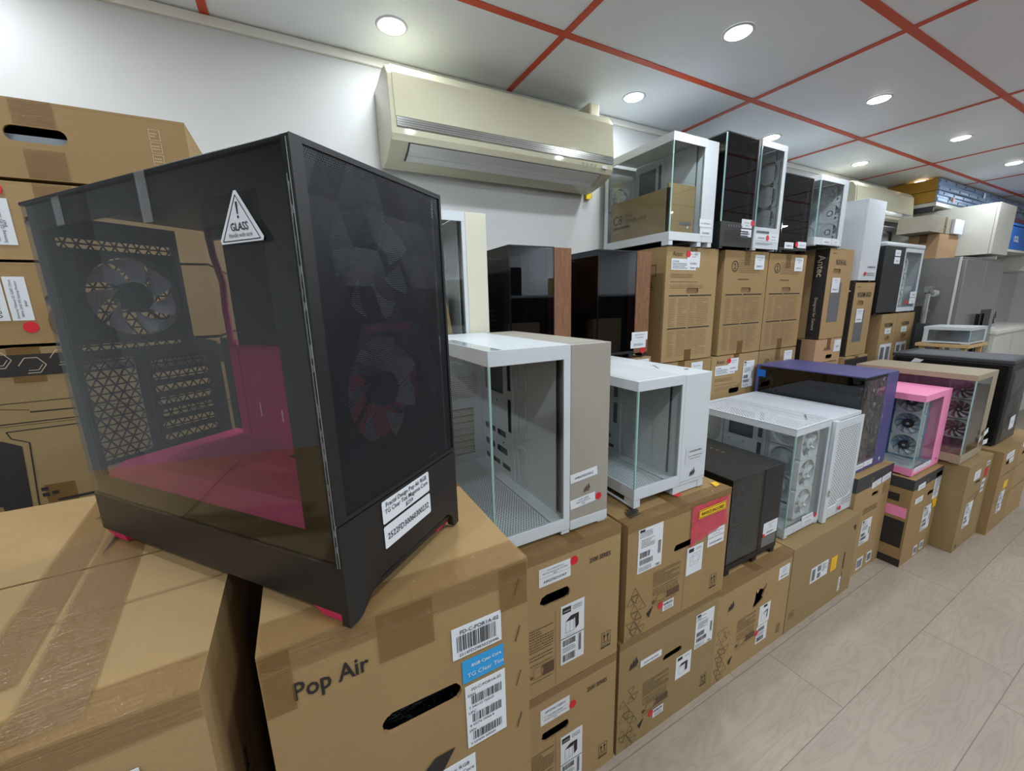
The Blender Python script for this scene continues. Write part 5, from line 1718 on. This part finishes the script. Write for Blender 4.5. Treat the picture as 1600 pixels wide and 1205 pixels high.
# narrow white
t = tower('narrow white case with grey-tinted glass on the top row, between two black cases', 2.318, 1.42, H + .2545, .245, .47, .566, .236, gl='glasslite', gs='glasslite', hb=.115, ht=.030, post=.024, foot=.010, rear='perfrear')
F = lambda u, v, rot=0.0: face('front', .245, .47, .566, u, v, .0012, rot)
for zc in (.19, .315, .44):
    fan(t, YZ(.222, .085, zc), .122, 'white', 'bladewhite', 'white', 9, hub_s=.16, blade_fill=.4)
sticker(t, F(.010, .054), .115, .030, 'serial_label', texts=[('244602538', .057, .009, .014, dict(align='CENTER'))])
sticker(t, F(.140, .050), .098, .045, 'price_label', texts=[('Thermaltake', .049, .026, .009, dict(align='CENTER')), ('Snow $149', .049, .010, .009, dict(align='CENTER'))])
dot(t, F(.128, .070) @ Matrix.Translation((0, 0, .001)), .015)
prints(t, F(0, 0), lambda b: (b.rect(.02, .094, .12, .012, .0001), b.fine(.02, .030, .19, .014, 2, 2, .0001)), ('inkgrey',), 'front_ports')
kit('small pale brown carton lying inside the narrow white case', 2.345, 1.62, H + .2545 + .075, .16, .06)
# black with dark glass
t = tower('lower black glass case of the top row, between two white cases', 2.578, 1.42, H + .2545, .298, .47, .433, .290, frame='black', cham='black', gl='glassmid', gs='glassmid', inner='charcoal',
          hb=.016, ht=.004, post=.003, foot=.012, top='black', rear='charcoal', floor='black', recess='black', edge='blackgloss', back_strip=.02)
F = lambda u, v, rot=0.0: face('front', .298, .47, .433, u, v, .0012, rot)
for zc in (.09, .215, .34):
    fan(t, YZ(.280, .080, zc), .120, 'innerdark', 'inner', 'innerdark', 9, hub_s=.15, blade_fill=.3)
sticker(t, F(.050, .022), .095, .036, 'serial_label', texts=[('244602176', .047, .011, .014, dict(align='CENTER'))])
sticker(t, F(.192, .030), .095, .036, 'price_label', texts=[('Case Black $109', .047, .013, .009, dict(align='CENTER'))])
dot(t, F(.180, .048), .016)
# silver-white with round fans
t = tower('silver-white case with white fans behind glass, on the black-banded carton', 2.955, 1.42, H + .308, .345, .46, .415, .335, gl='glass', gs='glass', hb=.045, ht=.030, post=.045, foot=.006)
F = lambda u, v, rot=0.0: face('front', .345, .46, .415, u, v, .0012, rot)
for zc in (.108, .228, .348):
    fan(t, YZ(.318, .080, zc), .118, 'white', 'bladewhite', 'white', 7, hub_s=.16, blade_fill=.35)
for zc in (.108, .228, .348):
    fan(t, YZ(.318, .215, zc), .118, 'white', 'bladewhite', 'white', 7, hub_s=.16, blade_fill=.35)
sticker(t, F(.10, .010), .105, .034, 'serial_label', texts=[('244602136', .052, .010, .014, dict(align='CENTER'))])
sticker(t, F(.22, .014), .095, .032, 'price_label', texts=[('$129', .047, .010, .012, dict(align='CENTER'))])
# plain white tall
t = thing('computer_case', 'plain white computer case with a blank front, on the shorter banded carton', 'computer case', (3.602, 1.42, H + .0825))
pw, pd, ph = .272, .46, .568
MB().box(0, .012, .014, pw, pd, ph).ob('case_body', 'white', t, bevel=.003)
MB().plate([(0, 0), (pw, 0), (pw, ph - .016), (0, ph - .016)], [], .014, 0).ob('front_panel', 'white', t, XZ(0, -.003, .014), bevel=.004)
MB().box(-.002, .15, .10, .0005, pd - .02, ph - .04).ob('side_window', 'glasssmoke', t)
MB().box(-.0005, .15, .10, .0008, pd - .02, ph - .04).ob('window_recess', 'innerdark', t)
prints(t, face('front', pw, pd, ph, 0, 0, .006), lambda b: b.line((.04, .13), (.04, ph - .03), .002, .0001), ('inner',), 'front_crease')
prints(t, face('front', pw, pd, ph, 0, 0, .006), lambda b: (b.fine(.12, .10, .12, .014, 1, 4, .0001, 0, .8), b.fine(.11, .045, .13, .026, 2, 5, .0001, 0, .5)), ('inkgrey',), 'price_label_print')
dot(t, face('front', pw, pd, ph, .090, .060, .007), .015)
for fx in (.01, pw - .04):
    for fy in (.02, pd - .07):
        MB().box(fx, fy, 0, fx + .03, fy + .04, .014).ob('foot', 'charcoal', t)
# black and white one at the end
bw, bd_, bh = .72, .46, .545
t = thing('computer_case', 'case half black panel half white-framed glass, on the two small matching cartons', 'computer case', (3.985, 1.42, H - .1625))
MB().box(.0, .0, .012, .355, bd_, bh - .03).ob('black_half', 'black', t, bevel=.003)
fr = MB()
fr.plate([(0, 0), (.355, 0), (.355, bh - .045), (0, bh - .045)], [[(.012, .035), (.325, .035), (.325, bh - .075), (.012, bh - .075)]], .006, 0, XZ(.36, 0, .012))
fr.box(.36, .006, .012, .715, bd_, .030)
fr.box(.70, .006, .012, .715, bd_, bh - .033)
fr.box(.36, bd_ - .01, .012, .715, bd_, bh - .033)
fr.ob('white_frame', 'white', t, bevel=.001)
MB().box(.37, .002, .045, .69, .005, bh - .06).ob('front_glass', 'glass', t)
MB().box(-.004, -.006, bh - .033, .722, bd_, bh).ob('top_cover', 'white', t, bevel=.01)
MB().box(.52, .10, .03, .53, .44, bh - .035).ob('motherboard_tray', 'inner', t)
for zc in (.12, .25, .38):
    fan(t, XZ(.46, .030, zc), .12, 'white', 'bladewhite', 'white', 9, blade_fill=.3)
F = lambda u, v, off=.0012: face('front', bw, bd_, bh, u, v, off)
sticker(t, F(.17, bh - .100), .10, .045, 'price_label', texts=[('Antec C5', .05, .016, .014, dict(align='CENTER'))])
sticker(t, F(.17, bh - .158), .10, .050, 'serial_label', texts=[('24460', .05, .016, .016, dict(align='CENTER'))])
sticker(t, F(.56, .125, .008), .13, .045, 'price_label', texts=[('24460', .065, .014, .018, dict(align='CENTER'))])
sticker(t, F(.56, .072, .008), .12, .048, 'serial_label', texts=[('Case', .06, .014, .016, dict(align='CENTER'))])
MB().box(-.018, -.018, 0, .018, .018, .001).ob('red_sticker', 'red', t, F(.52, .085, .004) @ Matrix.Rotation(.785, 4, 'Z'))
for fx in (.02, .66):
    for fy in (.02, .38):
        MB().box(fx, fy, 0, fx + .035, fy + .04, .012).ob('foot', 'black', t)

# ---- cream-fronted case and the two walnut-trimmed cases
def lower_support(label, x, w, ztop, seed, lab2):
    z1 = ztop - .60
    t = carton(label, x, 1.42, z1, w, .47, .598, 'card2', None, seed=seed)
    carton(lab2, x, 1.42, 0, w, .47, z1 - .004, 'card', None, seed=seed + 1)
    return t
kb = H - .282
lower_support('brown carton under the cream-fronted case, hidden behind the white and grey case', .285, .40, kb, 90, 'plain carton hidden under the cream-fronted case stack')
lower_support('brown carton under the first walnut-trimmed case, hidden behind the white and grey case', .720, .40, kb, 92, 'plain carton hidden under the first walnut-trimmed case stack')
t = lower_support('brown carton edge with a white label, under the second walnut-trimmed case', 1.130, .425, kb, 94, 'plain carton hidden under the second walnut-trimmed case stack')
sticker(t, face('front', .425, .47, .598, .26, .55, .002), .15, .04, 'price_label', texts=[])

t = tower('white computer case with a cream front panel, directly behind the magenta-cored case', .290, 1.42, kb + .002, .374, .47, .600, .290, cham='creampanel', gl='glasslite', gs='glasslite', hb=.035, ht=.032, post=.014)
F = lambda u, v, rot=0.0: face('front', .374, .47, .6, u, v, .0012, rot)
sticker(t, F(.272, .118), .102, .036, 'serial_label', texts=[('241900357', .051, .010, .0175, dict(align='CENTER', sx=.95, bold=.006))])
sticker(t, F(.280, .082), .098, .033, 'price_label', texts=[('Antec C8 Aluminium White', .049, .020, .0075, dict(align='CENTER')), ('C-ATX $249', .049, .009, .0075, dict(align='CENTER'))])
dot(t, F(.279, .088) @ Matrix.Translation((0, 0, .001)), .0105)
k2 = thing('cardboard_box', 'narrow brown carton leaning inside the cream-fronted white case', 'box', (.500, 1.47, kb + .055))
MB().box(0, 0, 0, .045, .30, .30).ob('carton_shell', 'card', k2, Matrix.Rotation(-.14, 4, 'Y'))

WALNUT = [(.757, .300, 'walnut-trimmed black glass case beside the cream-fronted one', .212, '', .475),
          (1.203, .324, 'walnut-trimmed black glass case with a price label, beside the tall cartons', .232, 'y', .475)]
for i, (x, wd, lab, xd_, lb, hh) in enumerate(WALNUT):
    t = tower(lab, x, 1.42, kb + .002, wd, .47, .495, xd_, frame='black', cham='walnut', gl='glassdark', gs='glassdark', inner='charcoal', hb=.012, ht=.003, post=.002, foot=.020, top='black',
              rear='black', floor='black', recess='black', edge='blackgloss', back_strip=.02, group='walnut-trimmed black cases')
    if lb:
        F = lambda u, v, rot=0.0, wd=wd: face('front', wd, .47, .495, u, v, .0012, rot)
        sticker(t, F(.215, .082), .105, .040, 'price_label', texts=[('Antec C8 Wood', .052, .024, .009, dict(align='CENTER')), ('C-ATX $249', .052, .010, .009, dict(align='CENTER'))])
        sticker(t, F(.210, .044), .100, .038, 'serial_label', texts=[('230100301', .050, .011, .0165, dict(align='CENTER', sx=.9))])
        dot(t, F(.290, .030) @ Matrix.Translation((0, 0, .001)), .015)
    kit('brown carton behind the dark glass of the ' + ('first' if i == 0 else 'second') + ' walnut-trimmed case', x + .012, 1.46, kb + .030, xd_ - .06, .165, 0.0)

# ================================================================== FAR RIGHT END
# fridge
t = thing('fridge', 'tall grey steel fridge at the far right, cartons lying on its top', 'fridge', (4.945, 1.22, 0))
MB().box(0, .03, 0, 1.02, .70, H + .285).ob('cabinet', 'fridge', t, bevel=.004)
MB().box(0, 0, .06, .50, .028, H + .26).ob('door', 'fridgefront', t, bevel=.004)
MB().box(.51, 0, .06, 1.02, .028, H + .26).ob('door', 'fridgefront', t, bevel=.004)
MB().box(-.004, .028, .0, .0, .045, H + .285).ob('door_seal', 'offwhite', t)
for hx in (.44, .55):
    MB().box(hx, -.04, .75, hx + .02, -.012, 1.35).ob('door_handle', 'blackgloss', t)
MB().box(.62, -.003, .95, .90, .001, 1.38).ob('dispenser', 'charcoal', t)
# overhead white cupboard
t = thing('wall_cupboard', 'tall off-white overhead cupboard above the grey fridge at the far right', 'cupboard', (5.42, 1.205, H + .318))
MB().box(0, .02, 0, .46, .70, .425).ob('cabinet', 'offwhite', t, bevel=.002)
MB().box(0, 0, 0, .46, .018, .422).ob('door', 'offwhite', t, bevel=.002)
# lying white and cardboard boxes on the fridge
carton('plain tan carton on top of the grey fridge, under the foil-wrapped box', 4.96, 1.42, H + .288, .44, .20, .205, 'card4', None, seed=100, tape='x')
t = carton('grey foil-wrapped box with a white end, lying on the tan carton', 4.72, 1.42, H + .498, .66, .21, .130, 'bubble', None, seed=101, jit=.004, tape='y')
MB().box(.0, .0, .0, .22, .02, .120).ob('white_end', 'label', t, Matrix.Translation((.46, -.022, .004)))
# blue-sided ochre duct on the wall near the ceiling
t = thing('ceiling_beam_pack', 'long ochre pack with a blue steel channel face, under the ceiling', 'beam pack', (5.20, 1.55, H + .80))
MB().box(0, .012, .0, 4.6, .375, .094).ob('ochre_board', 'ochre', t, bevel=.002)
MB().box(0, .012, .098, 4.6, .375, .197).ob('ochre_board', 'ochre', t, bevel=.002)
for zz0 in (0, .1):
    b = MB()
    b.prism([(0, 0), (-.004, .010), (-.004, .030), (.004, .038), (.004, .056), (-.004, .064), (-.004, .086), (0, .094), (.012, .094), (.012, 0)], 0, 4.6, 0, Matrix.Translation((0, 0, zz0)))
    for k in range(36):
        b.cyl(.009, 0, .002, 10, 1, XZ(.12 + .125 * k, -.0045, zz0 + (.020 if k % 2 else .075)))
    b.ob('steel_channel', ['steelblue', 'ink'], t)
b = MB()
b.rect(.30, .020, .10, .04, 0, 0).rect(.345, .022, .035, .036, .0005, 1).rect(.31, .022, .035, .036, .0005, 2)
b.ob('channel_label', ['label', 'red', 'ink'], t, XZ(0, -.0065, 0))
MB().rect(1.15, .13, .05, .05).ob('channel_label', 'label', t, XZ(0, -.0065, 0))
MB().box(0, .0, -.035, 4.6, .375, -.004).ob('white_shelf_edge', 'offwhite', t)
for sx in (.02, 2.2, 4.4):
    MB().box(sx, .02, -.075, sx + .03, .38, -.036).ob('shelf_bracket', 'charcoal', t)
# second run of kitchen beyond: counter, splashback, blue bin on a shelf
t = thing('kitchen_counter', 'white kitchen counter with a pale top at the far right edge', 'kitchen counter', (5.99, 1.18, 0))
MB().box(0, .03, .08, 1.9, .74, H - .42).ob('cabinet', 'offwhite', t)
MB().box(-.01, 0, H - .418, 1.92, .745, H - .385).ob('worktop', 'trimw', t, bevel=.002)
for k in range(3):
    MB().box(.01 + .63 * k, .012, .10, .62 + .63 * k, .03, H - .44).ob('door', 'offwhite', t, bevel=.002)
o = MB().box(5.97, 1.900, H - .38, 8.6, 1.925, H + .36).ob('splashback_panel', 'charcoal')
tag(o, 'dark charcoal wall panel behind the kettle at the far right', 'wall panel')
t = thing('kettle', 'glass electric kettle with a black handle on the white counter at the right edge', 'kettle', (6.30, 1.34, H - .384))
MB().cyl(.075, 0, .025, 24, 0, r2=.070).ob('base', 'whiteplastic', t)
MB().cyl(.070, .026, .165, 28, 0, r2=.055).ob('jug', 'glass', t, smooth=True)
MB().cyl(.057, .166, .20, 24, 0, r2=.045).ob('lid', 'whiteplastic', t)
MB().tube([(.05, -.02, .175), (.11, -.03, .17), (.13, -.03, .11), (.115, -.03, .055), (.07, -.02, .045)], .012).ob('handle', 'blackgloss', t)
t = thing('wall_shelf', 'white wall shelf carrying the blue plastic tub at the far right', 'shelf', (6.35, 1.36, H + .40))
MB().box(0, 0, 0, 2.3, .56, .022).ob('shelf_board', 'offwhite', t)
for sx in (.05, 1.2, 2.2):
    MB().box(sx, .02, -.18, sx + .02, .56, -.001).ob('bracket', 'offwhite', t)
t = thing('storage_tub', 'bright blue box with white lettering on the shelf at the right edge', 'box', (6.62, 1.37, H + .424))
MB().box(0, 0, 0, .85, .45, .235).ob('tub_body', 'bluebox', t, bevel=.006)
MB().box(-.008, -.008, .236, .858, .458, .262).ob('lid', 'bluebox', t, bevel=.006)
text('OOL', t, face('front', .85, .45, .235, .17, .08, .002), .085, 'label', 'lettering', .02)
o = MB().box(6.80, 1.42, H + .690, 7.35, 1.75, H + .76).ob('flat_box', 'maroon', None, bevel=.003)
tag(o, 'flat maroon box on top of the blue box at the right edge', 'box')
carton('brown carton hanging low beneath the white shelf at the right edge', 6.90, 1.60, H - .384, .5, .30, .40, 'card2', None, seed=103)
# board, thin black panel and small clear case beside the fridge
t = thing('folding_board', 'tall thin black panel standing beside the small matching cartons', 'panel', (4.775, 1.44, 0))
MB().box(0, 0, 0, .165, .03, H - .12).ob('board', 'black', t, bevel=.002)
t = thing('wooden_stool', 'pale wooden board stand under the small clear white case near the fridge', 'stand', (4.38, .98, 0))
MB().box(0, 0, H - .42, .42, .30, H - .395).ob('board', 'ply', t, bevel=.002)
for fx in (.02, .37):
    for fy in (.02, .25):
        MB().box(fx, fy, 0, fx + .03, fy + .03, H - .42).ob('leg', 'ply', t)
t = tower('small clear-sided white case on a pale wooden board near the fridge', 4.40, .99, H - .394, .36, .26, .125, .33, hb=.012, ht=.022, post=.012, foot=.004, tray=False)
t = thing('clamp_stand', 'silver metal clamp and pole in front of the grey fridge side', 'clamp', (4.74, 1.36, H - .26))
b = MB()
b.tube([(0, 0, 0), (0, 0, .30)], .016)
b.tube([(-.05, 0, .27), (.13, 0, .25)], .014)
b.tube([(-.02, 0, .10), (.09, 0, .10)], .010)
b.ob('pole', 'chrome', t)
MB().cyl(.028, -.03, .03, 16, 0, Matrix.Translation((.12, 0, .25)) @ Matrix.Rotation(PI / 2, 4, 'Y')).ob('clamp_knob', 'flap', t)
MB().cyl(.034, -.02, .02, 16, 0, Matrix.Translation((0, 0, .28)) @ Matrix.Rotation(PI / 2, 4, 'X')).ob('clamp_joint', 'chrome', t)
MB().box(-.03, -.03, -(H - .26), .03, .03, 0).ob('post', 'charcoal', t)

# ================================================================== THE OTHER SIDE OF THE SHOP (behind the camera, seen in the dark glass)
t = thing('shelving_unit', 'long dark shelving unit with a white top along the opposite wall', 'shelves', (-2.3, -2.25, 0))
MB().box(0, 0, .06, 7.6, .42, 1.60).ob('cabinet', 'charcoal', t, bevel=.003)
MB().box(-.02, -.0, 1.601, 7.62, .44, 1.635).ob('top_board', 'white', t, bevel=.002)
for k in range(6):
    MB().box(.03 + 1.26 * k, .4205, .10, 1.22 + 1.26 * k, .432, 1.57).ob('door', 'black', t, bevel=.002)
sm = [(-1.2, .30, .34, 'charcoal'), (-.55, .22, .20, 'card'), (.15, .42, .26, 'black'), (.95, .26, .42, 'white'), (1.7, .34, .20, 'card2'), (2.4, .30, .36, 'charcoal'), (3.3, .40, .24, 'card')]
for x, w_, h_, m_ in sm:
    o = MB().box(0, 0, 0, w_, .28, h_).ob('stock_box', m_, None, Matrix.Translation((x, -2.16, 1.637)), bevel=.003)
    tag(o, 'stock box on the white-topped shelves of the opposite wall', 'box', 'stock boxes on the opposite shelves')
